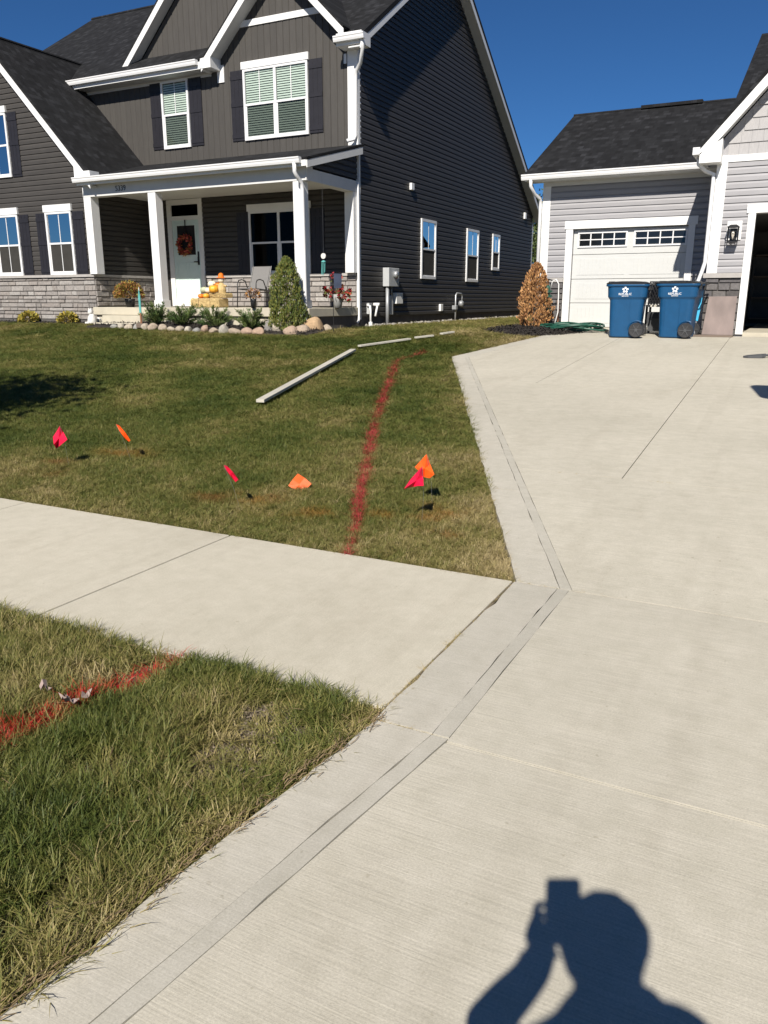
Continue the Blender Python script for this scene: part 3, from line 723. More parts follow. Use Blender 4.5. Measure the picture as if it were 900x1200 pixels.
# main roof
rf = MB(); slope_slab(rf, [(-22.3, 16.93, front_roof(16.93)+.06), (-13.72, 16.93, front_roof(16.93)+.06), (-13.72, 22.2, 10.56), (-22.3, 22.2, 10.56)], .10)
slope_slab(rf, [(-13.719, 17.5, front_roof(17.5)+.06), (-9.721, 17.5, front_roof(17.5)+.06), (-9.721, 22.2, 10.56), (-13.719, 22.2, 10.56)], .10)
slope_slab(rf, [(-9.72, 16.93, front_roof(16.93)+.06), (-9.17, 16.93, front_roof(16.93)+.06), (-9.17, 22.2, 10.56), (-9.72, 22.2, 10.56)], .10)
slope_slab(rf, [(-22.3, 22.2, 10.56), (-9.17, 22.2, 10.56), (-9.17, 31.55, back_roof(31.55)+.06), (-22.3, 31.55, back_roof(31.55)+.06)], .10)
roof = Hb(rf, 'roof', 'shingle_x')
Hb(MB().tube([(-22.3, 22.2, 10.56), (-9.17, 22.2, 10.56)], .05, 6), 'ridge_cap', 'shingle_x', roof)
# rake boards and soffits of the right gable end
for nm, (ya, yb, fz) in (('f', (16.93, 22.2, lambda y: 6.98+RS*(y-16.9)-.045)), ('b', (22.2, 31.55, lambda y: back_roof(y)-.045))):
    a = [(-9.20, ya, fz(ya)), (-9.20, yb, fz(yb)), (-9.20, yb, fz(yb)-.17), (-9.20, ya, fz(ya)-.17)]
    Hb(MB().prism(a, (.025, 0, 0)), 'rake_board', 'white_trim')
    Hb(MB().prism([(XW, ya, fz(ya)-.12), (-9.202, ya, fz(ya)-.12), (-9.202, yb, fz(yb)-.12), (XW, yb, fz(yb)-.12)], (0, 0, -.02)), 'rake_soffit', 'soffit_white')
# front eave, left part: gutter, fascia, soffit, frieze
gutter(H, -18.1, -13.66, 16.80, 7.07)
Hb(MB().box(-18.1, -13.6, 16.92, YF, 6.875, 6.90), 'soffit', 'soffit_white')
Hb(MB().box(-18.1, -13.6, YF-.03, YF-.016, 6.80, 6.874), 'frieze', 'soffit_white')
Hb(MB().box(-18.1, -13.6, 16.916, 16.94, 6.87, 7.03), 'fascia', 'white_trim')
Hb(MB().box(-13.40, -13.20, YF-.045, YF-.0165, 6.62, 7.0), 'return_block', 'white_trim')
# small front gable roof, rake boards, cornice returns
g1r = MB(); GC, GP, GS = -11.5, 9.12, .98
for ex in (-13.60, -9.62):
    zt = lambda x: GP-GS*abs(x-GC)
    slope_slab(g1r, [(GC, 16.95, GP+.01), (ex, 16.95, zt(ex)+.01), (ex, 20.2, zt(ex)+.01), (GC, 20.2, GP+.01)], .06)
    Hb(MB().prism([(GC, 16.94, GP-.055), (ex, 16.94, zt(ex)-.055), (ex, 16.94, zt(ex)-.25), (GC, 16.94, GP-.25)], (0, .025, 0)), 'rake_board', 'white_trim')
    Hb(MB().prism([(GC, 16.966, GP-.20), (ex, 16.966, zt(ex)-.20), (ex, YF-.002, zt(ex)-.20), (GC, YF-.002, GP-.20)], (0, 0, -.02)), 'rake_soffit', 'soffit_white')
Hb(g1r, 'gable_roof', 'shingle_x')
Hb(MB().prism([(-9.80, 16.93, 6.88), (-9.16, 16.93, 6.88), (-9.16, 16.93, 7.13), (-9.80, 16.93, 7.13)], (0, YF-16.93, 0)), 'cornice_return', 'white_trim')
gutter(H, -9.82, -9.06, 16.81, 7.06)
Hb(MB().prism([(-13.66, 16.93, 6.88), (-13.30, 16.93, 6.88), (-13.30, 16.93, 7.12), (-13.60, 16.93, 7.10)], (0, YF-16.93, 0)), 'cornice_return', 'white_trim')
# downspout at the corner
Hb(MB().tube([(-9.16, 16.92, 7.0), (-9.14, 16.95, 6.80), (-9.30, 17.14, 6.55), (-9.47, 17.26, 6.45), (-9.50, 17.27, 6.3), (-9.51, 17.27, 5.1), (-9.53, 17.22, 5.02), (-9.66, 17.12, 4.98)], .042, 8), 'downspout', 'white_vinyl', smooth=True)
# second, taller gable set back
g2 = MB(); CX, PZ, SL = -13.9, 9.98, .98
for sgn in (-1, 1):
    hw = 2.75 if sgn < 0 else 1.7; ex = CX+sgn*hw; ez = PZ-SL*hw
    slope_slab(g2, [(CX, 17.40, PZ+.06), (ex, 17.40, ez+.06), (ex, 21.6, ez+.06), (CX, 21.6, PZ+.06)], .08)
    zz = lambda x: PZ-.02-SL*abs(x-CX)
    Hb(MB().prism([(CX, 17.39, zz(CX)), (ex, 17.39, zz(ex)), (ex, 17.39, zz(ex)-.19), (CX, 17.39, zz(CX)-.19)], (0, .025, 0)), 'rake_board', 'white_trim')
    Hb(MB().prism([(CX, 17.416, zz(CX)-.15), (ex, 17.416, zz(ex)-.15), (ex, 17.70, zz(ex)-.15), (CX, 17.70, zz(CX)-.15)], (0, 0, -.02)), 'rake_soffit', 'soffit_white')
Hb(g2, 'gable_roof', 'shingle_x')
g2w = Hb(MB().prism([(CX-2.5, 17.71, 7.0), (CX+2.5, 17.71, 7.0), (CX, 17.71, PZ-.2)], (0, .1, 0)), 'gable_wall', 'board_dark')
batten(g2w, 'board_dark', 17.71, CX-2.4, CX+.6, lambda x: 7.1, lambda x: PZ-.24-SL*abs(x-CX))
# the wing with the big front gable
XR, ZR, WS = -18.75, 7.78, 1.06
def wing_z(x): return ZR-WS*abs(x-XR)
ww = Hb(MB().prism([(-22.4, YP+.02, 2.0), (XG, YP+.02, 2.0), (XG, YP+.02, wing_z(XG)-.1), (XR, YP+.02, ZR-.1), (-22.4, YP+.02, wing_z(-22.4)-.1)], (0, .15, 0)), 'wing_wall', 'siding_dark')
lap(ww, 'siding_dark', 'y', YP+.02, -1, lambda z: max(-22.3, XR-(ZR-.14-z)/WS), lambda z: min(XG, XR+(ZR-.14-z)/WS), 2.09, 7.5)
wr = MB()
slope_slab(wr, [(XR, 14.86, ZR+.05), (-15.45, 14.86, wing_z(-15.45)+.05), (-15.45, 18.9, wing_z(-15.45)+.05), (XR, 18.9, ZR+.05)], .08)
slope_slab(wr, [(-22.7, 14.86, wing_z(-22.7)+.05), (XR, 14.86, ZR+.05), (XR, 18.9, ZR+.05), (-22.7, 18.9, wing_z(-22.7)+.05)], .08)
wro = Hb(wr, 'wing_roof', 'shingle_y')
Hb(MB().tube([(XR, 14.86, ZR+.05), (XR, 18.9, ZR+.05)], .045, 6), 'ridge_cap', 'shingle_y', wro)
for ex in (-15.45, -22.7):
    zz = lambda x: wing_z(x)-.03
    Hb(MB().prism([(XR, 14.85, zz(XR)), (ex, 14.85, zz(ex)), (ex, 14.85, zz(ex)-.21), (XR, 14.85, zz(XR)-.21)], (0, .025, 0)), 'rake_board', 'white_trim')
    Hb(MB().prism([(XR, 14.876, zz(XR)-.14), (ex, 14.876, zz(ex)-.14), (ex, YP, zz(ex)-.14), (XR, YP, zz(XR)-.14)], (0, 0, -.02)), 'rake_soffit', 'soffit_white')
Hb(MB().prism([(-15.93, 14.846, 4.30), (-15.42, 14.846, 4.30), (-15.42, 14.846, 4.44), (-15.64, 14.846, 4.44), (-15.93, 14.846, 4.76)], (0, .3, 0)), 'cornice_return', 'white_trim')
Hb(MB().box(-16.02, -15.952, YP-.055, YP+.0, 3.9, 4.12), 'return_block', 'white_trim')
window(H, 'y', YP+.02, -1, -17.44, -16.52, 2.09, 3.62, header=.165, grille=2)
window(H, 'y', YP+.02, -1, -19.39, -18.47, 2.09, 3.62, header=.165, grille=2)
window(H, 'y', YP+.02, -1, -19.42, -18.49, 4.53, 6.05, header=.15, grille=2, lower='glass_mirror')
for a, b, z0, z1 in ((-17.80, -17.46, 2.09, 3.60), (-16.50, -16.11, 2.09, 3.60), (-18.45, -18.08, 2.09, 3.60), (-19.78, -19.42, 2.09, 3.60), (-18.47, -18.12, 4.52, 6.04)):
    shutter(H, 'y', YP+.02, -1, a, b, z0, z1)
# stone base of the wing, its return and the porch wall
sb = Hb(MB().box(-22.4, XG-.0, YP+.0, YP+.2, .75, 2.02), 'stone_base', 'mortar')
stones(sb, 'stone_pale', 'y', YP-.001, -1, -20.4, XG+.03, .97, 2.02, seed=3)
Hb(MB().box(-22.4, XG+.055, YP-.085, YP+.01, 2.024, 2.088), 'stone_cap', 'stone_cap')
Hb(MB().box(-22.4, XG+.02, YP-.03, YP+.1, .7, .968), 'foundation', 'foundation_dark')
rw = Hb(MB().box(XG-.15, XG, YP+.17, YF, .9, 4.2), 'wing_side_wall', 'siding_dark')
lap(rw, 'siding_dark', 'x', XG, 1, lambda z: YP+.06, lambda z: YF-.02, 2.09, 4.05)
sr = Hb(MB().box(XG-.05, XG+.003, YP+.03, YF-.05, 1.28, 2.02), 'stone_base', 'mortar')
stones(sr, 'stone_pale', 'x', XG+.003, 1, YP-.02, YF-.06, 1.31, 2.02, seed=5)
Hb(MB().box(XG-.02, XG+.075, YP+.012, YF-.05, 2.024, 2.086), 'stone_cap', 'stone_cap')
# porch back wall
pw = Hb(MB().box(-15.95, XW-.2, YF+.0, YF+.15, 1.2, 4.4), 'porch_wall', 'siding_dark')
lap(pw, 'siding_dark', 'y', YF, -1, lambda z: -15.9, lambda z: XW-.02, 2.08, 4.05, holes=((-15.3, -14.12, 0, 4.02),))
for t0, t1, sd in ((-14.1, XW-.06, 8),):
    st = Hb(MB().box(t0, t1, YF-.02, YF+.001, 1.29, 2.02), 'stone_base', 'mortar')
    stones(st, 'stone_pale', 'y', YF-.021, -1, t0, t1, 1.30, 2.02, seed=sd)
Hb(MB().box(-14.1, XW-.05, YF-.10, YF-.018, 2.024, 2.085), 'stone_cap', 'stone_cap')
window(H, 'y', YF-.02, -1, -12.62, -10.82, 2.09, 3.61, header=.16, units=2, grille=0, blinds=False, mirror=False, lower='glass_screen', upper='glass_screen')
for a, b in ((-13.02, -12.65), (-10.79, -10.42)): shutter(H, 'y', YF, -1, a, b, 2.09, 3.6)
# entry door with transom
dr = MB(); dr.box(-15.30, -15.16, YF-.05, YF+.04, 1.30, 4.01); dr.box(-14.25, -14.12, YF-.05, YF+.04, 1.30, 4.01); dr.box(-15.16, -14.25, YF-.05, YF+.04, 3.88, 4.01); dr.box(-15.16, -14.25, YF-.045, YF+.04, 3.50, 3.60); dr.box(-15.16, -14.25, YF-.05, YF+.04, 1.30, 1.46)
df = Hb(dr, 'door_frame', 'white_trim')
Hb(MB().box(-15.16, -14.25, YF+.005, YF+.015, 3.60, 3.88), 'transom_backing', 'interior_dark', df)
Hb(MB().box(-15.159, -14.251, YF-.012, YF-.008, 3.601, 3.879), 'transom_pane', 'glass_screen', df)
d_ = Hb(MB().box(-15.155, -14.255, YF-.02, YF+.02, 1.462, 3.498), 'door', 'door_mint')
for x0, x1, z0, z1 in ((-15.06, -14.75, 1.6, 2.42), (-14.67, -14.35, 1.6, 2.42)):
    f_ = MB()
    f_.box(x0, x1, YF-.028, YF-.021, z0, z0+.02).box(x0, x1, YF-.028, YF-.021, z1-.02, z1).box(x0, x0+.02, YF-.028, YF-.021, z0+.02, z1-.02).box(x1-.02, x1, YF-.028, YF-.021, z0+.02, z1-.02)
    f_.build('door_panel', 'door_mint', d_)
lf = MB(); X0, X1, Z0, Z1 = -15.0, -14.40, 2.62, 3.36
lf.box(X0-.05, X1+.05, YF-.035, YF-.021, Z0-.05, Z0).box(X0-.05, X1+.05, YF-.035, YF-.021, Z1, Z1+.05).box(X0-.05, X0, YF-.035, YF-.021, Z0, Z1).box(X1, X1+.05, YF-.035, YF-.021, Z0, Z1)
lf.build('door_light_frame', 'door_mint', d_)
MB().box(X0, X1, YF-.025, YF-.021, Z0, Z1).build('door_pane', 'interior_dark', d_)
MB().tube([(-14.33, YF-.02, 2.44), (-14.33, YF-.07, 2.44), (-14.45, YF-.07, 2.44)], .014, 8).build('door_handle', 'black_metal', d_)
MB().box(-14.36, -14.30, YF-.032, YF-.021, 2.36, 2.70).build('lock_plate', 'black_metal', d_)
# porch slab, beam, columns, ceiling, roof
Hb(MB().box(XG+.02, XW+.02, 15.03, YF-.055, 1.10, 1.285), 'porch_slab', 'porch_concrete', bevel=.01)
Hb(MB().box(XG+.05, XW-.05, 15.10, YF-.06, .6, 1.10), 'foundation', 'porch_concrete')
Hb(MB().box(XW-.049, XW-.03, 15.10, YF, .6, 1.099), 'foundation', 'foundation_dark')
for z0, z1, y0 in ((.70, 1.095, 14.72), (.70, .93, 14.42)): Hb(MB().box(-15.30, -14.02, y0, 15.09 if z1 > 1 else 14.719, z0, z1), 'step', 'porch_concrete', bevel=.012)
Hb(MB().box(XG+.0, XW+.0, 15.08, 15.34, 3.89, 4.17), 'porch_beam', 'soffit_white')
Hb(MB().box(-9.74, XW+.001, 15.341, YF-.05, 3.89, 4.13), 'porch_beam', 'soffit_white')
Hb(MB().box(XG+.02, -9.741, 15.341, YF-.02, 4.02, 4.05), 'porch_ceiling', 'soffit_white')
for x0, x1, y0, y1, z0 in ((-13.88, -13.65, 15.09, 15.32, 1.285), (-9.84, -9.61, 15.09, 15.32, 1.285), (-9.735, XW-.01, YF-.24, YF-.056, 2.09), (-15.945, -15.71, 15.085, 15.335, 2.09)):
    c_ = Hb(MB().box(x0, x1, y0, y1, z0, 3.888), 'column', 'white_trim')
    if z0 < 2: MB().box(x0-.02, x1+.02, y0-.02, y1+.02, z0, z0+.17).build('column_base', 'white_trim', c_)
pr_ = MB(); slope_slab(pr_, [(-15.9, 14.86, 4.30), (-9.33, 14.86, 4.30), (-9.33, YF-.017, 4.925), (-16.3, YF-.017, 4.925)], .05)
Hb(pr_, 'porch_roof', 'shingle_x')
gutter(H, -15.93, -9.46, 14.74, 4.30)
Hb(MB().box(-15.9, -9.36, 14.858, 14.88, 4.13, 4.245), 'fascia', 'white_trim')
Hb(MB().box(-15.9, -9.36, 14.881, 15.078, 4.15, 4.165), 'soffit', 'soffit_white')
Hb(MB().prism([(-9.36, 14.88, 4.10), (-9.36, 14.88, 4.245), (-9.36, YF-.06, 4.85), (-9.36, YF-.06, 4.70)], (.025, 0, 0)), 'rake_board', 'soffit_white')
gi = Hb(MB().prism([(XW-.08, 15.1, 4.171), (XW-.08, YF-.05, 4.171), (XW-.08, YF-.05, 4.83), (XW-.08, 15.1, 4.29)], (.05, 0, 0)), 'porch_gable_wall', 'siding_dark')
lap(gi, 'siding_dark', 'x', XW-.03, 1, lambda z: max(15.1, 14.95+(z-4.24)/.245), lambda z: YF-.06, 4.172, 4.82)
Hb(MB().tube([(-9.60, 14.80, 4.20), (-9.60, 14.80, 4.02), (-9.59, 14.90, 3.92), (-9.58, 15.02, 3.84), (-9.575, 15.04, 3.7), (-9.565, 15.04, 1.2), (-9.565, 15.02, .98), (-9.56, 14.92, .92)], .042, 8), 'downspout', 'white_vinyl', smooth=True)
Hb(MB().tube([(XW+.01, YF-.08, 4.1), (XW+.02, YF-.07, 3.9), (XW+.02, YF-.07, 1.0), (XW+.03, YF-.16, .92)], .03, 8), 'downspout', 'white_vinyl', smooth=True)
text_mesh('5339', .17, 'black_metal', 'house_number', H, (-14.70, 15.078, 3.975), (1, 0, 0), (0, 0, 1), .006)
# vents on the side wall
for y, z, h in ((20.18, 4.34, .17), (30.12, 4.47, .22), (22.28, 1.24, .20)):
    v_ = Hb(MB().box(XW+.017, XW+.09, y-.09, y+.09, z-h/2, z+h/2), 'vent_hood', 'pvc_white', bevel=.01)
Hb(MB().prism([(-22.0, 17.4, .7), (-22.0, 31.1, .7), (-22.0, 31.1, 4.4), (-22.0, 22.2, 10.2), (-22.0, 17.4, 7.1)], (.15, 0, 0)), 'far_side_wall', 'siding_dark')
Hb(MB().box(-21.84, XW-.21, 31.0, 31.15, .7, 4.4), 'rear_wall', 'siding_dark')
# ------------------------------------------------------------------ the light grey house with two garages
YD, YW2, XC = 18.50, 16.60, -1.585
K = thing('house', (0, 20, .86), 'light grey house with white trim, two garages and a stone base', 'house')
def Kb(M, name, mat, parent=None, **k): return M.build(name, mat, K if parent is None else parent, **k)
def k_roof(y): return 4.10+.478*(y-18.05)
gw = Kb(MB().box(-5.36, -4.665, YD+.001, YD+.15, .7, 4.0).box(-2.237, XC, YD+.001, YD+.15, .7, 4.0).box(-4.665, -2.237, YD+.001, YD+.15, 2.972, 4.0), 'garage_wall', 'siding_light')
lap(gw, 'siding_light', 'y', YD, -1, lambda z: -5.215, lambda z: XC+.1, 1.955, 3.92, holes=((-4.81, -2.105, 0, 3.0),), proud=.03)
Kb(MB().box(-5.366, -5.212, YD-.034, YD-.001, 1.95, 3.92), 'corner_trim', 'white_trim'); Kb(MB().box(-5.39, -5.367, YD-.034, YD+.12, 1.95, 3.92), 'corner_trim', 'white_trim')
Kb(MB().box(-5.39, -5.36, YD+.13, 25, .7, 4.0).prism([(-5.39, 18.6, 4.001), (-5.39, 25.0, 4.001), (-5.39, 22.1, 5.7)], (.03, 0, 0)), 'left_wall', 'siding_light')
# door trim and door
Kb(MB().box(-4.816, -4.665, YD-.046, YD+.0, .86, 2.984), 'door_trim', 'white_trim'); Kb(MB().box(-2.237, -2.102, YD-.046, YD+.0, .86, 2.984), 'door_trim', 'white_trim')
Kb(MB().box(-4.85, -2.06, YD-.056, YD+.0, 2.985, 3.155), 'door_trim', 'white_trim')
gd = Kb(MB().box(-4.664, -2.238, YD+.10, YD+.13, .862, 2.972), 'garage_door', 'garage_white')
zb = [.865, 1.395, 1.915, 2.44, 2.97]
for i in range(4):
    s_ = MB().box(-4.662, -2.24, YD+.06, YD+.099, zb[i]+.005, zb[i+1]-.005).build('door_section', 'garage_white', gd, bevel=.006)
    if i < 3:
        for x0, x1 in ((-4.56, -3.50), (-3.40, -2.34)):
            for k in range(12):
                w_ = (x1-x0)/12; MB().box(x0+k*w_+.004, x0+(k+1)*w_-.004, YD+.053, YD+.0595, zb[i]+.09, zb[i+1]-.09).build('panel_board', 'garage_white', gd)
for x0, x1 in ((-4.535, -3.515), (-3.32, -2.285)):
    z0, z1 = 2.62, 2.885; fr_ = MB()
    fr_.box(x0-.03, x1+.03, YD+.035, YD+.0595, z0-.03, z0).box(x0-.03, x1+.03, YD+.035, YD+.0595, z1, z1+.03).box(x0-.03, x0, YD+.035, YD+.0595, z0, z1).box(x1, x1+.03, YD+.035, YD+.0595, z0, z1)
    f_ = fr_.build('door_window', 'white_vinyl', gd)
    w_ = (x1-x0)/4; h_ = (z1-z0)/2
    for a in range(4):
        for b in range(2): MB().box(x0+a*w_+.012, x0+(a+1)*w_-.012, YD+.050, YD+.0592, z0+b*h_+.010, z0+(b+1)*h_-.010).build('pane', MATS['interior_glossy'] if 'interior_glossy' in MATS else 'interior_dark', f_)
    mm = MB(); mm.box(x0, x1, YD+.042, YD+.0594, z0+h_-.010, z0+h_+.010)
    for a in range(1, 4): mm.box(x0+a*w_-.012, x0+a*w_+.012, YD+.041, YD+.0596, z0, z1)
    mm.build('muntin', 'white_vinyl', f_)
Kb(MB().box(-4.66, -2.24, YD+.05, YD+.11, .855, .866), 'weather_strip', 'black_plastic', gd)
Kb(MB().box(-4.665, -2.237, YD-.0, YD+.3, .80, .862), 'garage_sill', 'porch_concrete')
# stone at the left of the door
s1 = Kb(MB().box(-5.36, -4.82, YD-.02, YD, .80, 1.85), 'stone_base', 'mortar'); stones(s1, 'stone_dark', 'y', YD-.021, -1, -5.40, -4.82, .84, 1.85, row=.13, lmin=.2, lmax=.4, seed=21)
Kb(MB().box(-5.43, -4.82, YD-.10, YD+.02, 1.853, 1.948), 'stone_cap', 'stone_cap')
# eave
gutter(K, -5.76, -1.9, 17.96, 4.115); Kb(MB().box(-5.70, -1.70, 18.08, YD, 3.985, 4.005), 'soffit', 'soffit_white'); Kb(MB().box(-5.39, -1.70, YD-.036, YD-.02, 3.90, 3.984), 'frieze', 'soffit_white')
Kb(MB().box(-5.70, -1.70, 18.077, 18.10, 3.98, 4.09), 'fascia', 'white_trim')
Kb(MB().tube([(-5.55, 18.02, 4.02), (-5.55, 18.02, 3.88), (-5.50, 18.2, 3.72), (-5.44, 18.42, 3.66), (-5.43, 18.44, 3.5), (-5.43, 18.44, .95)], .038, 8), 'downspout', 'white_vinyl', smooth=True)
kr = MB()
slope_slab(kr, [(-5.74, 18.06, 4.115), (-1.9, 18.06, 4.115), (-1.9, 22.12, 6.055), (-5.74, 22.12, 6.055)], .09)
slope_slab(kr, [(-5.74, 22.12, 6.055), (-1.9, 22.12, 6.055), (-1.9, 26.2, 4.10), (-5.74, 26.2, 4.10)], .09)
kro = Kb(kr, 'garage_roof', 'shingle_x'); Kb(MB().tube([(-5.74, 22.12, 6.05), (-1.9, 22.12, 6.05)], .04, 6), 'ridge_cap', 'shingle_x', kro)
Kb(MB().box(-4.05, -2.62, 22.0, 22.24, 6.04, 6.11), 'ridge_vent', 'shingle_x', kro)
kr = MB()
slope_slab(kr, [(-1.9, 18.06, 4.116), (11, 18.06, 4.116), (11, 28.4, 9.06), (-1.9, 28.4, 9.06)], .09)
slope_slab(kr, [(-1.9, 28.4, 9.06), (11, 28.4, 9.06), (11, 38.6, 4.1), (-1.9, 38.6, 4.1)], .09)
Kb(kr, 'main_roof', 'shingle_x')
Kb(MB().prism([(-1.85, 19, .7), (-1.85, 38, .7), (-1.85, 38, 4.2), (-1.85, 28.4, 8.8), (-1.85, 19, 4.3)], (.15, 0, 0)), 'main_side_wall', 'siding_light')
# the wing with the open garage door
X2 = 4.75
wf = Kb(MB().box(XC, -.873, YW2+.001, YW2+.15, .7, 3.2).box(3.9, X2, YW2+.001, YW2+.15, .7, 3.2).box(-.873, 3.9, YW2+.001, YW2+.15, 2.975, 3.2), 'wing_wall', 'siding_light')
CX2 = (XC+X2)/2; WSL = 1.15; RZ = 3.93
def w_top(x): return 4.01+.33*WSL-.16+WSL*(min(x-XC, X2-x))
wg = Kb(MB().prism([(XC, YW2+.001, 3.201), (X2, YW2+.001, 3.201), (X2, YW2+.001, w_top(X2)), (CX2, YW2+.001, w_top(CX2)), (XC, YW2+.001, w_top(XC))], (0, .15, 0)), 'gable_wall', 'siding_light')
lap(wf, 'siding_light', 'y', YW2, -1, lambda z: XC+.13, lambda z: X2, 1.955, 3.87, holes=((-1.0, 4.05, 0, 3.0),), proud=.03)
# shake courses in the gable, single shakes
q = random.Random(4); z = 3.985
while z < 5.7:
    t = XC+.1+q.uniform(-.2, 0)
    while t < 1.5:
        L = q.uniform(.14, .30); a, b = max(t, XC+.13), t+L-.005
        zt = min(z+.215, w_top(a)-.02, w_top(b)-.02)
        if b > a+.03 and zt > z+.03: MB().add([(a, YW2-.024, z), (b, YW2-.024, z), (b, YW2-.004, zt), (a, YW2-.004, zt), (a, YW2, z), (b, YW2, z)], [(0, 1, 2, 3), (0, 1, 5, 4)]).build('shake', 'shake_light', wg)
        t += L
    z += .20
Kb(MB().box(XC-.003, XC+.15, YW2-.04, YW2+.0, 1.95, 3.99), 'corner_trim', 'white_trim'); Kb(MB().box(XC-.03, XC-.003, YW2-.04, YW2+.12, 1.95, 3.95), 'corner_trim', 'white_trim')
Kb(MB().box(XC+.151, X2, YW2-.045, YW2-.001, 3.87, 3.982), 'gable_band', 'white_trim')
Kb(MB().box(XC-.02, XC+.0, YW2+.121, YD, .7, 4.0), 'wing_side_wall', 'siding_light')
Kb(MB().box(-1.0, -.873, YW2-.046, YW2+.18, .84, 2.984), 'door_trim', 'white_trim'); Kb(MB().box(3.9, 4.05, YW2-.046, YW2+.18, .84, 2.984), 'door_trim', 'white_trim')
Kb(MB().box(-1.03, 4.08, YW2-.056, YW2+.0, 2.985, 3.138), 'door_trim', 'white_trim')
Kb(MB().box(-.872, 3.899, YW2-.03, 23.0, .6, .875), 'garage_floor', 'porch_concrete')
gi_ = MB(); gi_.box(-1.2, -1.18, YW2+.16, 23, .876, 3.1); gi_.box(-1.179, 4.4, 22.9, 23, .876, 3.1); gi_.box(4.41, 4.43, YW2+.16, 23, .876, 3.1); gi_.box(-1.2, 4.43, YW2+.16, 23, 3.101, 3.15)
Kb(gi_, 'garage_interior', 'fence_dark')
s2 = Kb(MB().box(XC, -1.0, YW2-.02, YW2, .78, 1.86), 'stone_base', 'mortar'); stones(s2, 'stone_dark', 'y', YW2-.021, -1, XC-.03, -1.002, .81, 1.86, row=.135, lmin=.18, lmax=.36, seed=31)
Kb(MB().box(XC-.075, -1.002, YW2-.10, YW2-.001, 1.863, 1.948), 'stone_cap', 'stone_cap')
# wing roof and rakes
EX = -1.90; EZ = 4.01; PK = EZ+WSL*(CX2-EX)
wr2 = MB(); slope_slab(wr2, [(EX, 16.28, EZ+.16), (CX2, 16.28, PK+.16), (CX2, 25, PK+.16), (EX, 25, EZ+.16)], .08); slope_slab(wr2, [(CX2, 16.28, PK+.16), (2*CX2-EX, 16.28, EZ+.16), (2*CX2-EX, 25, EZ+.16), (CX2, 25, PK+.16)], .08)
Kb(wr2, 'wing_roof', 'shingle_y')
for sg in (0, 1):
    mx_ = (lambda x: x) if sg == 0 else (lambda x: 2*CX2-x)
    Kb(MB().prism([(mx_(EX), 16.27, EZ+.06), (mx_(CX2), 16.27, PK+.06), (mx_(CX2), 16.27, PK-.14), (mx_(EX), 16.27, EZ-.14)], (0, .025, 0)), 'rake_board', 'white_trim')
    Kb(MB().prism([(mx_(EX), 16.262, EZ+.065), (mx_(CX2), 16.262, PK+.065), (mx_(CX2), 16.262, PK-.03), (mx_(EX), 16.262, EZ-.03)], (0, .006, 0)), 'rake_trim', 'white_trim')
    Kb(MB().prism([(mx_(EX), 16.297, EZ-.09), (mx_(CX2), 16.297, PK-.09), (mx_(CX2), YW2-.002, PK-.09), (mx_(EX), YW2-.002, EZ-.09)], (0, 0, -.02)), 'rake_soffit', 'soffit_white')
Kb(MB().prism([(EX, 16.262, EZ-.165), (XC+.05, 16.262, EZ-.165), (XC+.05, 16.262, EZ+.22), (EX, 16.262, EZ-.0)], (0, YW2-16.262, 0)), 'cornice_return', 'white_trim')
Kb(MB().box(EX-.12, EX-.0, 16.24, 18.0, EZ-.02, EZ+.10), 'side_gutter', 'white_vinyl')
Kb(MB().tube([(-1.94, 16.5, 4.0), (-1.93, 16.5, 3.86), (-1.80, 16.53, 3.74), (-1.66, 16.55, 3.68), (-1.655, 16.55, 3.5), (-1.655, 16.55, 2.15), (-1.70, 16.54, 1.95), (-1.80, 16.50, 1.60), (-1.84, 16.48, 1.0)], .036, 8), 'downspout', 'white_vinyl', smooth=True)
# wall lantern on its white block
Kb(MB().box(-1.335, -1.085, YW2-.05, YW2-.001, 2.53, 2.86), 'lantern_block', 'white_trim')
LN = thing('wall_lantern', (-1.215, YW2-.05, 2.5), 'black wall lantern on a white block beside the open garage', 'lantern')
lx, ly = -1.215, YW2-.16
b_ = MB(); b_.box(lx-.055, lx+.055, YW2-.075, YW2-.051, 2.50, 2.72); b_.box(lx-.012, lx+.012, YW2-.16, YW2-.075, 2.735, 2.755); b_.build('back_plate', 'black_metal', LN)
b_ = MB(); b_.loft([[(lx-.10, ly-.10, 2.735), (lx+.10, ly-.10, 2.735), (lx+.10, ly+.075, 2.735), (lx-.10, ly+.075, 2.735)], [(lx-.10, ly-.10, 2.75), (lx+.10, ly-.10, 2.75), (lx+.10, ly+.075, 2.75), (lx-.10, ly+.075, 2.75)], [(lx-.05, ly-.05, 2.785), (lx+.05, ly-.05, 2.785), (lx+.05, ly+.05, 2.785), (lx-.05, ly+.05, 2.785)]]); b_.build('lantern_cap', 'black_metal', LN)
b_ = MB(); b_.box(lx-.09, lx+.09, ly-.09, ly+.07, 2.48, 2.50)
for sx in (-1, 1):
    for sy in (-.085, .065): b_.tube([(lx+sx*.085, ly+sy, 2.50), (lx+sx*.085, ly+sy, 2.735)], .009, 6)
b_.box(lx-.085, lx+.085, ly-.087, ly-.081, 2.66, 2.672)
b_.build('cage', 'black_metal', LN)
MB().lathe([(.012, 2.53), (.016, 2.57), (.028, 2.60), (.030, 2.625), (.02, 2.66), (.006, 2.69)], (lx, ly-.01, 0), 12).build('bulb', 'lantern_glass', LN, smooth=True)
# dark things stored inside the garage
t_ = thing('storage_shelf', (-.4, 21.5, .876), 'dark metal shelf deep inside the open garage', 'shelf')
for z in (1.0, 1.5, 2.0, 2.5): MB().box(-1.1, 1.2, 22.2, 22.7, z, z+.03).build('shelf_board', 'board_brown', t_)
for x in (-1.1, 1.17):
    for y in (22.2, 22.67): MB().box(x, x+.03, y, y+.03, .876, 2.6).build('post', 'black_metal', t_)

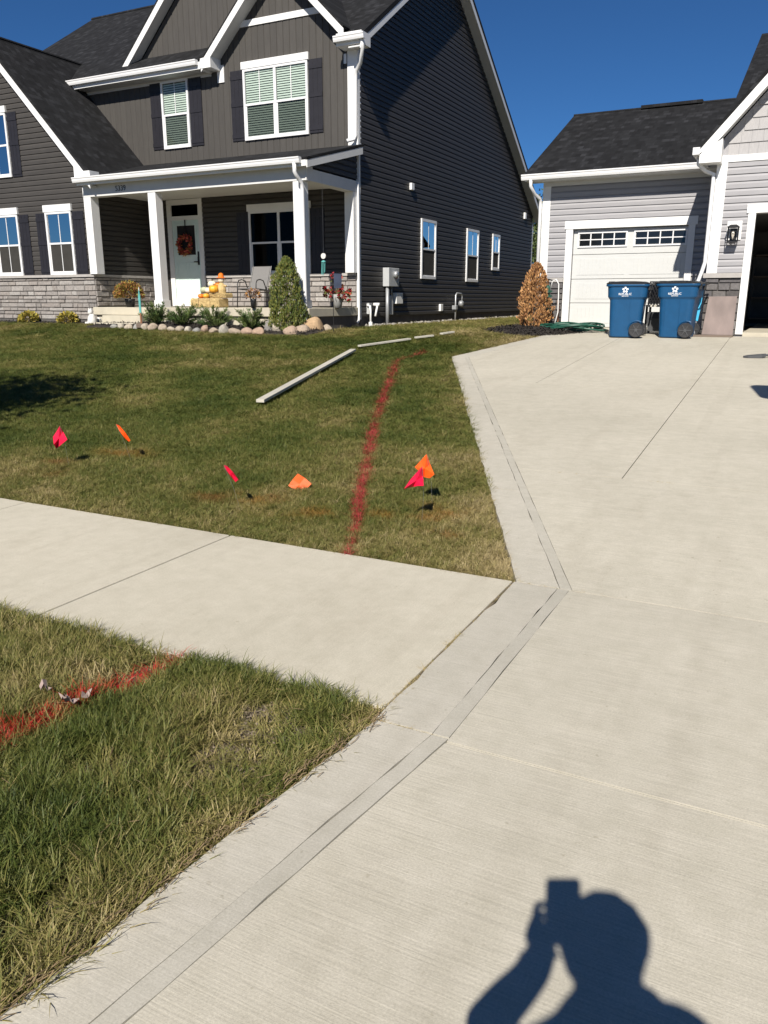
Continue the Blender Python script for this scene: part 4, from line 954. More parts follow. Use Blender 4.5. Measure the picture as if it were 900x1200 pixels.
# ------------------------------------------------------------------ blue wheeled bins
def rrect(hx, hy, z, cx=0, r=.35, k=6):
    out = []; rad = min(hx, hy)*r
    for qx, qy, a0 in ((1, 1, 0), (-1, 1, 90), (-1, -1, 180), (1, -1, 270)):
        for i in range(k):
            a = R(a0+90*i/(k-1)); out.append((cx+qx*(hx-rad)+rad*math.cos(a), qy*(hy-rad)+rad*math.sin(a), z))
    return out
def make_bin():
    t = thing('wheeled_bin', (0, 0, 0), 'blue bin', 'bin', 'blue wheeled bins by the garage')
    rings = [rrect(.265, .25, 0, -.01), rrect(.275, .26, .02, -.01), rrect(.300, .278, .45, -.005), rrect(.312, .288, .66, 0), rrect(.318, .290, .69, 0), rrect(.352, .315, .735, 0), rrect(.362, .325, .90, 0), rrect(.365, .327, .925, 0),
             rrect(.392, .352, .93, 0), rrect(.395, .355, .965, 0), rrect(.37, .33, .968, 0)]
    o = MB().loft(rings).build('body', 'bin_blue', t, smooth=False, bevel=.006)
    for x0 in (-.20, .06): MB().prism([(x0, -.262-.004, .05), (x0+.012, -.262-.004, .05), (x0+.012, -.300, .66), (x0, -.300, .66)], (0, .02, 0)).build('rib', 'bin_blue', t)
    MB().loft([rrect(.385, .345, .969, -.005), rrect(.39, .35, .985, -.005), rrect(.33, .29, 1.012, -.02), rrect(.12, .12, 1.025, -.02)]).build('lid', 'black_plastic', t)
    MB().box(-.36, -.25, -.20, .20, .986, 1.022).build('lid_grip', 'black_plastic', t, bevel=.01)
    h = MB(); h.tube([(.38, -.24, .95), (.47, -.24, .985), (.47, .24, .985), (.38, .24, .95)], .016, 8); h.build('handle', 'black_plastic', t)
    for y in (-.2, .2): MB().box(.365, .41, y-.03, y+.03, .86, .99).build('hinge', 'black_plastic', t, bevel=.006)
    for sy in (-1, 1):
        y0 = sy*.315; w_ = MB().lathe([(.085, y0-.03), (.125, y0-.034), (.136, y0-.02), (.136, y0+.02), (.125, y0+.034), (.085, y0+.03)], (.215, 0, .136), 24, 'y')
        wo = w_.build('wheel', 'rubber', t)
        hb = MB().lathe([(.012, y0-.040), (.03, y0-.038), (.03, y0+.038), (.012, y0+.040)], (.215, 0, .136), 12, 'y')
        for k in range(6):
            a = k*math.pi/3; hb.tube([(.215+.02*math.cos(a), y0-.033, .136+.02*math.sin(a)), (.215+.105*math.cos(a), y0-.033, .136+.105*math.sin(a))], .009, 5)
        hb.build('hub', 'fence_dark', wo)
    MB().tube([(.215, -.30, .136), (.215, .30, .136)], .012, 6).build('axle', 'black_metal', t)
    # arched moulding over the wheel
    MB().tube([(.215+.16*math.cos(a), -.262-.05*math.sin(a)*.3, .136+.165*math.sin(a)) for a in [R(x) for x in range(60, 181, 15)]], .012, 6).build('wheel_arch', 'bin_blue', t)
    # white star emblem and the two lines of lettering
    def yf(z): return -.315-.01*(z-.735)/.165-.004
    cx, cz = -.03, .865; st = MB()
    for k in range(5):
        a = R(90+72*k); c_, s_ = math.cos(a), math.sin(a)
        tip = (cx+.058*c_, cz+.058*s_); l = (cx+.030*math.cos(a+.60), cz+.030*math.sin(a+.60)); rr = (cx+.030*math.cos(a-.60), cz+.030*math.sin(a-.60)); inn = (cx+.015*c_, cz+.015*s_)
        tl = (cx+.055*math.cos(a+.30), cz+.055*math.sin(a+.30)); tr = (cx+.055*math.cos(a-.30), cz+.055*math.sin(a-.30))
        st.prism([(p[0], yf(p[1]), p[1]) for p in (inn, rr, tr, tip, tl, l)], (0, -.003, 0))
    st.build('star_emblem', 'logo_white', t)
    text_mesh('REPUBLIC', .055, 'logo_white', 'lettering', t, (cx, yf(.775)-.001, .770), (1, 0, 0), (0, 0, 1), .002)
    text_mesh('SERVICES', .030, 'logo_white', 'lettering', t, (cx, yf(.74)-.001, .742), (1, 0, 0), (0, 0, 1), .002)
    return t
b1 = make_bin()
b2 = copy_tree(b1)
b1.location = (-2.90, 15.98, drive_z(15.98)); b1['label'] = 'blue wheeled bin standing before the closed white garage door, beside the green hose'
b2.location = (-1.985, 16.10, drive_z(16.1)); b2.rotation_euler = (0, 0, R(-5)); b2['label'] = 'blue wheeled bin standing next to the stone corner and the bright blue tool'
b1.rotation_euler = (0, 0, R(4))
# black cart with lattice back between the bins
zc = drive_z(16.9)
t = thing('storage_cart', (-2.45, 16.9, zc), 'black lattice-backed cart standing between the two blue bins', 'cart')
MB().loft([[(-2.62, 16.72, zc+.06), (-2.26, 16.72, zc+.06), (-2.26, 17.1, zc+.06), (-2.62, 17.1, zc+.06)], [(-2.66, 16.68, zc+.42), (-2.22, 16.68, zc+.42), (-2.22, 17.14, zc+.42), (-2.66, 17.14, zc+.42)]]).build('tub', 'fence_dark', t)
MB().box(-2.68, -2.2, 16.66, 17.16, zc+.52, zc+.56).build('seat_board', 'board_pale', t)
la = MB()
for k in range(10):
    u_ = k/9
    la.tube([(-2.68+.5*u_, 16.95, zc+.56), (-2.68+.5*min(1, u_+.45), 17.0, zc+.56+.42*min(1, (1-u_)/.45 if u_ > .55 else 1))], .014, 5)
    la.tube([(-2.18-.5*u_, 16.94, zc+.56), (-2.18-.5*min(1, u_+.45), 16.99, zc+.56+.42*min(1, (1-u_)/.45 if u_ > .55 else 1))], .014, 5)
la.tube([(-2.68, 16.97, zc+.56), (-2.68, 17.0, zc+1.0), (-2.18, 17.0, zc+1.0), (-2.18, 16.97, zc+.56)], .018, 6); la.build('lattice_back', 'black_metal', t)
for x in (-2.66, -2.22):
    for y in (16.7, 17.12): MB().box(x-.02, x+.02, y-.02, y+.02, zc, zc+.52).build('leg', 'black_metal', t)
MB().box(-2.67, -2.19, 17.02, 17.04, zc+.58, zc+.98).build('back_panel', 'fence_dark', t)
MB().box(-2.60, -2.28, 16.66, 16.68, zc+.30, zc+.40).build('name_plate', 'black_plastic', t)
# bright blue long tool
z0 = drive_z(16.45)
t = thing('blue_tool', (-1.66, 16.42, z0), 'bright light-blue plastic scoop leaning at the stone corner', 'tool')
MB().tube([(-1.70, 16.36, z0), (-1.69, 16.40, z0+.35)], .012, 6).build('shaft', 'metal_galv', t)
MB().loft([[(-1.74, 16.37, z0+.30), (-1.66, 16.37, z0+.28), (-1.66, 16.39, z0+.28), (-1.74, 16.39, z0+.30)], [(-1.735, 16.38, z0+.5), (-1.635, 16.38, z0+.5), (-1.635, 16.40, z0+.5), (-1.735, 16.40, z0+.5)], [(-1.70, 16.42, z0+.80), (-1.62, 16.42, z0+.80), (-1.62, 16.44, z0+.80), (-1.70, 16.44, z0+.80)], [(-1.70, 16.45, z0+.98), (-1.61, 16.45, z0+.99), (-1.61, 16.47, z0+.99), (-1.70, 16.47, z0+.98)]]).build('blade', 'light_blue', t, bevel=.004)
# pinkish slab leaning on the stone pier, and the plank it stands on
z0 = drive_z(16.44)
MB().loft([[(-1.575, 16.40, z0+.032), (-1.03, 16.40, z0+.032), (-1.03, 16.43, z0+.032), (-1.575, 16.43, z0+.032)], [(-1.52, 16.49, z0+.73), (-1.03, 16.49, z0+.735), (-1.03, 16.52, z0+.735), (-1.52, 16.52, z0+.73)]]).build('stone_slab', 'slab_pink', label='pinkish stone slab leaning against the stone pier of the open garage', category='slab', bevel=.004)
MB().box(-1.95, -1.02, 16.27, 16.46, z0-.004, z0+.03).build('plank', 'board_brown', label='flat brown plank on the concrete under the pinkish slab', category='plank', bevel=.004)
# green hose heap, its stand
hz = drive_z(17.2)
pts = []; q = random.Random(9)
for k in range(260):
    a = k*.245; rr = .62+.14*math.sin(k*.31)+.05*math.sin(k*.9); pts.append((-4.35+.98*rr*math.cos(a)*1.15+.05*math.sin(k*.05), 17.1+.62*rr*math.sin(a), drive_z(17.1+.6*rr*math.sin(a))+.02+.06*(math.sin(k*.43)+1)+.00012*k))
MB().tube(pts, .017, 6).build('garden_hose', 'hose_green', smooth=True, label='green garden hose coiled in a loose heap by the white garage door', category='hose')
t = thing('hose_stand', (-4.98, 17.9, .86), 'dark green hose stand before the stone base beside the brown shrub', 'hose stand')
MB().tube([(-5.02, 17.95, .86), (-5.02, 17.95, 1.92)], .018, 8).build('post', 'black_metal', t)
MB().tube([(-5.02, 17.93, 1.86), (-4.98, 17.86, 1.90), (-4.90, 17.84, 1.88)], .014, 6).build('hook', 'black_metal', t)
MB().lathe([(.01, .0), (.07, .02), (.09, .1), (.06, .35), (.07, .55), (.05, .75), (.01, .78)], (-5.02, 17.93, 1.0), 12).build('nozzle_holder', 'hose_green', t, smooth=True)
MB().tube([(-4.94, 17.86, 1.70), (-4.90, 17.85, 1.86), (-4.82, 17.85, 1.90), (-4.76, 17.86, 1.80), (-4.75, 17.88, 1.2), (-4.80, 17.8, .9)], .012, 6).build('supply_hose', 'pvc_white', t, smooth=True)
pts = []
for k in range(120): a = k*.35; pts.append((-5.02+.10*math.cos(a), 17.93+.10*math.sin(a), 1.05+.0055*k))
MB().tube(pts, .014, 6).build('wound_hose', 'hose_green', t, smooth=True)
MB().tube([(-4.78, 18.0, .87), (-4.79, 18.05, 1.3), (-4.82, 18.1, 1.45)], .02, 6).build('tool_handle', 'rust_wood', t)
# shovel lying on the concrete
sp_ = [on_g(871, 419.2), on_g(889, 420.2), on_g(900, 419.6)]
a, b, c_ = sp_; dx = Vector((1, .12, 0)).normalized(); dy = Vector((-.12, 1, 0))
z0 = drive_z(a.y)
t = thing('shovel', (a.x, a.y, z0), 'dark shovel lying flat on the concrete before the open garage', 'shovel')
def lp(l, w_, h): p = Vector((a.x, a.y, 0))+dx*l+dy*w_; return (p.x, p.y, drive_z(p.y)+h)
MB().loft([[lp(0, -.02, .006), lp(0, .06, .006), lp(0, .06, .02), lp(0, -.02, .02)], [lp(.06, -.06, .005), lp(.06, .09, .005), lp(.06, .09, .03), lp(.06, -.06, .03)], [lp(.25, -.06, .006), lp(.25, .09, .006), lp(.25, .09, .05), lp(.25, -.06, .05)], [lp(.31, -.02, .02), lp(.31, .05, .02), lp(.31, .05, .06), lp(.31, -.02, .06)]]).build('blade', 'fence_dark', t)
MB().tube([lp(.30, .015, .04), lp(1.45, .015, .03)], .018, 8).build('handle', 'fence_dark', t)
# ------------------------------------------------------------------ plants
def leaf_quads(M, pts, dirs, size, q, asp=.45):
    for p, d in zip(pts, dirs):
        d = Vector(d).normalized(); s = size*q.uniform(.6, 1.35)
        a = d.cross(Vector((q.uniform(-1, 1), q.uniform(-1, 1), q.uniform(-1, 1)))).normalized()
        p = Vector(p); w_ = a*s*asp*.5
        M.add([p, p+d*s*.5+w_, p+d*s, p+d*s*.5-w_], [(0, 1, 2, 3)])
def conifer(name, base, h, rad, mats, n, size, label, category, seed, up=.75, shape=None, trunk=True, lumps=.16):
    q = random.Random(seed); t = thing(name, base, label, category); b = Vector(base)
    MB().tube([b, b+Vector((.01, .0, h*.75))], [rad*.12, rad*.04], 8).build('trunk', 'bark', t)
    sh = shape or (lambda u: math.sqrt(max(0, min(1, (u+.03)/.15)))*(1-.50*u)**.9*(1 if u < .72 else math.sqrt(max(0, (1-u)/.28))))
    ph = [q.uniform(0, 6.28) for _ in range(8)]
    for mi, mt in enumerate(mats):
        M = MB(); P_, D_ = [], []
        for i in range(n//len(mats)):
            u = q.random()**1.15; a = q.uniform(0, 6.283)
            r_ = rad*sh(u)*(1+lumps*math.sin(3*a+ph[0]+9*u)+lumps*.8*math.sin(5*a-ph[1]+17*u)+lumps*.6*math.sin(7*a+ph[2]-31*u))*(q.uniform(.55, 1.03)**.5)
            o = Vector((math.cos(a), math.sin(a), 0))
            P_.append(b+o*r_+Vector((0, 0, u*h*.97))); D_.append(o*(1-up)+Vector((0, 0, up))+Vector((q.uniform(-.35, .35), q.uniform(-.35, .35), q.uniform(-.2, .2))))
        leaf_quads(M, P_, D_, size, q); M.build('foliage', mt, t)
    return t
def gz(x, y): return ground_z(x, y)-.03
p = on_y(337, 379, 14.62)
conifer('arborvitae', (p.x, p.y, gz(p.x, p.y)), 1.60, .40, ['leaf_arb', 'leaf_arb2', 'leaf_juniper2'], 9000, .055, 'tall green arborvitae bush in the mulch beside the porch column', 'shrub', 5)
p = on_y(625.5, 381, 17.0); 
conifer('arborvitae', (p.x, p.y, .86), 1.36, .34, ['needle_dead', 'needle_dead2', 'petal_brown'], 5200, .062, 'dead rust-brown arborvitae bush at the corner of the light grey house', 'shrub', 6, shape=lambda u: math.sqrt(max(0, min(1, (u+.10)/.25)))*(1-.62*u)**.8*(1 if u < .8 else math.sqrt(max(0, (1-u)/.2))), lumps=.2)
def juniper(base, rad, h, seed, label):
    q = random.Random(seed); t = thing('juniper', base, label, 'shrub', 'low junipers in the mulch bed'); b = Vector(base)
    st = MB(); fol = [MB(), MB()]
    for k in range(40):
        a = q.uniform(0, 6.283); el = q.uniform(.25, 1.15); L = q.uniform(.65, 1.1)
        o = Vector((math.cos(a), math.sin(a), 0)); pts = [b+o*rad*L*math.cos(el)*s*1.15+Vector((0, 0, h*L*math.sin(el)*(1.35*s-.35*s*s))) for s in (0, .33, .66, 1)]
        st.tube(pts, [.008, .006, .004, .002], 4)
        P_, D_ = [], []
        for i in range(95):
            s = .2+.8*q.random(); j = min(2, int(s*3)); f = s*3-j; c_ = pts[j].lerp(pts[j+1], f); d = (pts[j+1]-pts[j]).normalized()
            sd = Vector((q.uniform(-1, 1), q.uniform(-1, 1), q.uniform(-.5, 1)))
            P_.append(c_+sd*.018); D_.append(d+sd*.8)
        leaf_quads(fol[k % 2], P_, D_, .06, q, .22)
    st.build('stems', 'bark', t); fol[0].build('foliage', 'leaf_juniper', t); fol[1].build('foliage', 'leaf_juniper2', t)
for k, (u, wd, hh_, lb) in enumerate(((183, .36, .60, 'low dark green juniper beside the porch steps, first from the steps'), (215, .38, .60, 'low dark green juniper below the mint front door'), (251, .40, .58, 'low dark green juniper below the pumpkins'), (294, .46, .52, 'low spreading juniper below the grey porch chair'))):
    p = on_y(u, 374, 14.58); juniper((p.x, p.y, gz(p.x, p.y)+.04), wd, hh_, 40+k, lb)
def ball_plant(name, base, rad, hz_, mats, n, size, label, category, group=None, pot=None, seed=1):
    q = random.Random(seed); t = thing(name, base, label, category, group); b = Vector(base)
    top = 0
    if pot:
        MB().lathe([(pot*.75, 0), (pot*.95, .14), (pot, .2), (pot*.9, .2), (pot*.8, .19)], base, 16).build('pot', 'black_plastic', t, smooth=True); top = .2
    for k in range(6):
        a = k*1.05; MB
    st = MB()
    for k in range(9): a = k*.7; st.tube([b+Vector((0, 0, top-.02)), b+Vector((math.cos(a)*rad*.6, math.sin(a)*rad*.6, top+hz_*.8))], .006, 4)
    st.build('stems', 'bark', t)
    for mt in mats:
        M = MB(); P_, D_ = [], []
        for i in range(n//len(mats)):
            a = q.uniform(0, 6.283); e = math.asin(q.uniform(-.25, 1)); r_ = q.uniform(.72, 1.0)*(1+.08*math.sin(5*a+3*e))
            o = Vector((math.cos(a)*math.cos(e), math.sin(a)*math.cos(e), math.sin(e)))
            P_.append(b+Vector((o.x*rad*r_, o.y*rad*r_, top+hz_*.25+o.z*hz_*.75*r_))); D_.append(o+Vector((q.uniform(-.6, .6), q.uniform(-.6, .6), q.uniform(-.3, .6))))
        leaf_quads(M, P_, D_, size, q, .7); M.build('flowers' if 'petal' in mt else 'foliage', mt, t)
    return t
p = on_y(153, 360, 15.2); ball_plant('potted_mum', (p.x, p.y, 1.286), .34, .40, ['petal_rust', 'petal_brown', 'leaf_gold'], 3200, .045, 'round rust-coloured chrysanthemum in a dark pot on the porch', 'plant', pot=.13, seed=3)
for u, sd, lb in ((34, 1, 'small yellow-leaved shrub before the stone base, beneath the window at the far end'), (80, 2, 'small yellow-leaved shrub before the stone base, beside the white figurine')):
    p = on_y(u, 375, 14.92); ball_plant('golden_shrub', (p.x, p.y, gz(p.x, p.y)+.02), .24, .26, ['leaf_yellow', 'leaf_gold'], 900, .055, lb, 'shrub', 'small yellow shrubs by the stone base', seed=sd)
# red flowers in a pot on the porch
p = on_y(396, 360, 16.2); bx, by = p.x, p.y
t = ball_plant('flower_pot', (bx, by, 1.286), .30, .30, ['petal_red', 'petal_coral', 'leaf_juniper'], 0, .05, 'grey pot of red artificial flowers at the open end of the porch', 'flower pot', seed=8)
MB().lathe([(.09, 0), (.115, .20), (.13, .30), (.115, .30), (.10, .27)], (bx, by, 1.286), 16).build('pot', 'pot_grey', t, smooth=True)
q = random.Random(12); stm = MB(); fl_ = [MB(), MB(), MB()]
for k in range(34):
    a = q.uniform(0, 6.28); r_ = q.uniform(.05, .40); tip = Vector((bx+r_*math.cos(a), by+.5*r_*math.sin(a), 1.56+q.uniform(.02, .30)-r_*.35)) if k < 27 else Vector((bx-.03+q.uniform(-.14, .14), by, 1.86+q.uniform(0, .16)))
    stm.tube([(bx, by, 1.55), (Vector((bx, by, 1.62))+tip)/2, tip], .005, 4)
    P_ = [tip]*16; D_ = [Vector((q.uniform(-1, 1), q.uniform(-1, 1), q.uniform(-.6, 1))) for _ in P_]
    leaf_quads(fl_[0 if k % 4 else 1], P_, D_, .06, q, .8)
    leaf_quads(fl_[2], [tip-Vector((0, 0, .04))]*5, D_[:5], .07, q, .5)
stm.build('stems', 'stem', t); fl_[0].build('flowers', 'petal_red', t); fl_[1].build('flowers', 'petal_coral', t); fl_[2].build('leaves', 'leaf_arb', t)
# garden flag on a thin black pole
p = on_g(391, 384); gx0, gy0 = -8.95, 14.80; p = on_y(391, 384, 14.80); gx0 = p.x
t = thing('garden_flag', (gx0, gy0, gz(gx0, gy0)), 'small dark garden flag on a thin black pole before the porch end', 'flag')
gzz = gz(gx0, gy0); ft = on_y(391, 320, gy0).z
MB().tube([(gx0, gy0, gzz), (gx0, gy0, ft), (gx0+.30, gy0, ft)], .007, 6).build('pole', 'black_metal', t)
MB().add([(gx0+.02, gy0, ft), (gx0+.21, gy0+.01, ft), (gx0+.19, gy0+.02, ft-.30), (gx0+.03, gy0-.01, ft-.31), (gx0+.02, gy0+.003, ft), (gx0+.21, gy0+.013, ft), (gx0+.19, gy0+.023, ft-.30), (gx0+.03, gy0-.007, ft-.31)], [(0, 1, 2, 3), (7, 6, 5, 4), (0, 1, 5, 4), (1, 2, 6, 5), (2, 3, 7, 6), (3, 0, 4, 7)]).build('cloth', 'cloth_navy', t)

# ------------------------------------------------------------------ mulch bed and field stones
def bed_mesh(name, poly_fn, pts, label):
    pass
M = MB(); q = random.Random(3); nxm, nym = 80, 10
vv = []
for j in range(nym):
    for i in range(nxm):
        x = -15.3+6.3*i/(nxm-1); y0 = 14.14+.06*math.sin(x*2.2)+(.30*max(0, (x+9.9)) if x > -9.9 else 0); y = y0+(14.96-y0)*j/(nym-1)
        e = min(1, j/1.5, (i+1)/3, (nxm-i)/3); vv.append((x, y, gz(x, y)+.02+.06*e+q.uniform(-.012, .012)))
M.add(vv, [(j*nxm+i, j*nxm+i+1, (j+1)*nxm+i+1, (j+1)*nxm+i) for j in range(nym-1) for i in range(nxm-1)])
for k in range(2600):
    x = q.uniform(-15.2, -9.05); y = q.uniform(14.2, 14.92); c_ = Vector((x, y, gz(x, y)+.085)); d = Vector((q.uniform(-1, 1), q.uniform(-1, 1), q.uniform(-.3, .5))).normalized(); s_ = d.cross(Vector((0, 0, 1))).normalized()*.010
    L = d*q.uniform(.02, .06); M.add([c_-s_, c_+s_, c_+L+s_, c_+L-s_], [(0, 1, 2, 3)])
M.build('mulch_bed', 'mulch_chip', label='dark mulch bed in front of the porch', category='mulch', kind='stuff')
M = MB()
for k in range(3000):
    a = q.uniform(0, 6.283); r_ = math.sqrt(q.random()); x = -4.98+1.1*r_*math.cos(a); y = 16.95+1.25*r_*math.sin(a)
    c_ = Vector((x, y, gz(x, y)+.03+.13*(1-r_*r_))); d = Vector((q.uniform(-1, 1), q.uniform(-1, 1), q.uniform(-.3, .4))).normalized(); s_ = d.cross(Vector((0, 0, 1))).normalized()*.011
    L = d*q.uniform(.02, .06); M.add([c_-s_, c_+s_, c_+L+s_, c_+L-s_], [(0, 1, 2, 3)])
ring = []
for r_ in (0, .35, .7, .9, 1.02): ring.append([(-4.98+1.1*max(r_, .01)*math.cos(a), 16.95+1.25*max(r_, .01)*math.sin(a), gz(-4.98+1.1*r_*math.cos(a), 16.95+1.25*r_*math.sin(a))+.0+.15*(1-r_*r_)) for a in [k*.2618 for k in range(24)]])
M.loft(ring, cap=False); M.build('mulch_mound', 'mulch_chip', label='dark mulch mound under the dead brown bush', category='mulch', kind='stuff')
for (x0, x1) in ((-20.5, -15.6),):
    M = MB(); 
    for k in range(900):
        x = q.uniform(x0, x1); y = q.uniform(14.74, 15.12); c_ = Vector((x, y, gz(x, y)+.035)); d = Vector((q.uniform(-1, 1), q.uniform(-1, 1), q.uniform(-.3, .4))).normalized(); s_ = d.cross(Vector((0, 0, 1))).normalized()*.012
        L = d*q.uniform(.02, .06); M.add([c_-s_, c_+s_, c_+L+s_, c_+L-s_], [(0, 1, 2, 3)])
    M.add([(x0, 14.72, gz(x0, 14.8)+.02), (x1, 14.72, gz(x1, 14.8)+.02), (x1, 15.15, gz(x1, 15)+.03), (x0, 15.15, gz(x0, 15)+.03)], [(0, 1, 2, 3)])
    M.build('mulch_strip', 'mulch_chip', label='narrow dark mulch strip along the stone base', category='mulch', kind='stuff')
def rock_mesh(seed):
    q = random.Random(seed); bm = bmesh.new(); bmesh.ops.create_icosphere(bm, subdivisions=3, radius=1)
    ax = [Vector((q.uniform(-1, 1), q.uniform(-1, 1), q.uniform(-1, 1))).normalized() for _ in range(10)]; am = [q.uniform(.12, .42) for _ in ax]
    for v in bm.verts:
        for a, m_ in zip(ax, am):
            d = v.co.dot(a)
            if d > 1-m_: v.co -= a*(d-(1-m_))*.85
        v.co *= 1+q.uniform(-.03, .03)
    me = bpy.data.meshes.new('field_stone'); bm.to_mesh(me); bm.free(); me.materials.append(MATS['field_stone']); me.polygons.foreach_set('use_smooth', [True]*len(me.polygons)); return me
rm = [rock_mesh(s) for s in range(7)]
def rock(u, v, w_, h, k, label, y=None, mat=None):
    p = on_g(u, v) if y is None else on_y(u, v, y)
    o = bpy.data.objects.new('field_stone', rm[k % 7]); col.objects.link(o); sc = p.y/860*1.5
    o.scale = (w_*sc*.52, w_*sc*.42, h*sc*.62); o.location = (p.x, p.y+.08, gz(p.x, p.y)+h*sc*.36); o.rotation_euler = (q.uniform(-.2, .2), q.uniform(-.2, .2), q.uniform(0, 6.28) if abs(w_-h) < 4 else q.uniform(-.25, .25))
    if mat: o.material_slots[0].link = 'OBJECT'; o.material_slots[0].material = MATS[mat]
    tag(o, label, 'stone', 'rounded field stones edging the mulch bed')
RL = 'rounded field stone in the row edging the mulch bed'
us = [131, 139, 148, 158, 168, 177, 188, 198, 208, 218, 228, 238, 249, 260, 273, 287, 300]
for k, u in enumerate(us): rock(u, 384.5+(u-131)*.045, (9, 9, 10, 9, 9, 11, 9, 9, 9, 8, 9, 9, 12, 10, 14, 12, 12)[k], (5, 6, 6, 6, 7, 8, 7, 5, 6, 6, 5, 8, 6, 9, 6, 7, 8)[k], k, RL)
for u, v, w_, h, lb in ((312, 390, 10, 12, 'tan upright field stone in the row below the arborvitae'), (324, 391, 13, 12, 'bluish grey round field stone below the arborvitae'), (339, 392, 15, 9, 'pale flat field stone below the arborvitae, beside the bluish stone'), (353, 391, 15, 9, 'pale tan field stone beside the golden corner stone')): rock(u, v, w_, h, int(u), lb)
rock(365, 388.5, 19, 14, 3, 'large golden-tan angular field stone at the end of the mulch bed', mat='field_gold')
for u in (372, 381): rock(u, 387, 9, 6, int(u), RL)
for u, w_ in ((10, 8), (60, 7), (118, 9), (410, 9), (425, 8)): pass
# pale rubble along the foundation of the side wall
q = random.Random(77); M = MB()
for k in range(520):
    y = 17.6+13*q.random()**1.3; x = XW+.02+q.uniform(0, .30); s_ = q.uniform(.02, .06); c_ = Vector((x, y, gz(x, y)+.03))
    vs = [c_+Vector((q.uniform(-1, 1), q.uniform(-1, 1), q.uniform(-.6, 1)))*s_ for _ in range(6)]
    M.add(vs, [(0, 1, 2), (2, 3, 4), (4, 5, 0), (0, 2, 4), (1, 3, 5), (1, 2, 3), (3, 4, 5), (5, 0, 1)])
M.build('gravel_strip', 'foundation', label='pale gravel strip along the dark side wall', category='gravel', kind='stuff')

# ------------------------------------------------------------------ porch decorations
cxw, czw = -14.70, 2.99
t = thing('wreath', (cxw, YF-.09, czw), 'red and rust autumn wreath hanging on the mint front door', 'wreath'); q = random.Random(2)
ring = [(cxw+.20*math.cos(a), YF-.085, czw-.12+.21*math.sin(a)) for a in [k*.3142 for k in range(21)]]
MB().tube(ring, .03, 6).build('ring', 'bark', t)
for mt in ('petal_coral', 'petal_red', 'petal_rust'):
    M = MB(); P_, D_ = [], []
    for k in range(170):
        a = q.uniform(0, 6.283); P_.append((cxw+.20*math.cos(a)+q.uniform(-.05, .05), YF-.10+q.uniform(-.03, .03), czw-.12+.21*math.sin(a)+q.uniform(-.05, .05))); D_.append((q.uniform(-1, 1), q.uniform(-1, .1), q.uniform(-1, 1)))
    leaf_quads(M, P_, D_, .065, q, .7); M.build('leaves', mt, t)
MB().box(cxw-.012, cxw+.012, YF-.06, YF-.045, czw+.07, 3.50).build('hanger', 'black_metal', t)
def pumpkin(x, y, z, r_, mat, label):
    t = thing('pumpkin', (x, y, z), label, 'pumpkin', 'pumpkins on the straw bales')
    prof = [(.02, r_*.06)]+[(r_*math.cos(a)**.8, r_*.75+r_*.75*math.sin(a)) for a in [R(d) for d in (-70, -50, -25, 0, 25, 50, 72)]]+[(.02, r_*1.40)]
    MB().lathe(prof, (x, y, z), 32, ribs=8, rib=.05).build('shell', mat, t, smooth=True)
    MB().tube([(x, y, z+r_*1.38), (x+.01, y, z+r_*1.6), (x+.03, y, z+r_*1.75)], [r_*.13, r_*.09, r_*.07], 6).build('stem', 'stem', t)
py_ = 15.75
def P(u, v): return on_y(u, v, py_)
bp = P(246, 352)
def bale(x0, x1, y0, y1, z0, z1, lb):
    t = thing('straw_bale', ((x0+x1)/2, (y0+y1)/2, z0), lb, 'straw bale')
    MB().box(x0, x1, y0, y1, z0, z1).build('straw', 'straw', t, bevel=.03)
    M = MB(); qq = random.Random(5)
    for k in range(260): c_ = Vector((qq.uniform(x0, x1), y0-.005, qq.uniform(z0, z1))); d = Vector((qq.uniform(-1, 1), qq.uniform(-.5, 0), qq.uniform(-.6, .6))).normalized()*.06; M.add([c_, c_+d, c_+d+Vector((0, 0, .006)), c_+Vector((0, 0, .006))], [(0, 1, 2, 3)])
    M.build('loose_straw', 'straw', t); 
    for f in (.3, .7): xx = x0+(x1-x0)*f; MB().box(xx-.006, xx+.006, y0-.008, y1+.008, z0-.004, z1+.008).build('twine', 'twig', t)
xa = P(229, 350).x; xb = P(262, 350).x
bale(xa, xb, 15.55, 15.95, 1.286, 1.50, 'lower straw bale on the porch carrying the pumpkins')
bale(P(243, 350).x, P(266, 350).x, 15.70, 16.0, 1.51, 1.62, 'upper straw bale behind the small pumpkins')
for u, v, rp, mt, lb, yy, zz in ((236, 356, .07, 'pumpkin', 'small orange pumpkin on the straw, beside the yellowish one', 15.6, 1.50), (242, 356, .075, 'pumpkin_yellow', 'small yellow-orange pumpkin at the front of the straw bale', 15.6, 1.50), (251, 349, .115, 'pumpkin_yellow', 'flat yellow-orange pumpkin in the middle of the pile', 15.7, 1.63), (240, 348, .10, 'pumpkin_green', 'pale green pumpkin on the straw', 15.78, 1.62), (249, 342, .10, 'pumpkin_white', 'white pumpkin near the top of the pile', 15.9, 1.76), (256, 343, .085, 'pumpkin', 'deep orange pumpkin beside the white one', 15.86, 1.74), (245, 351, .09, 'pumpkin_white', 'cream pumpkin behind the yellow-orange ones', 15.72, 1.62)):
    p = on_y(u, v, yy); pumpkin(p.x, yy, zz, rp, mt, lb)
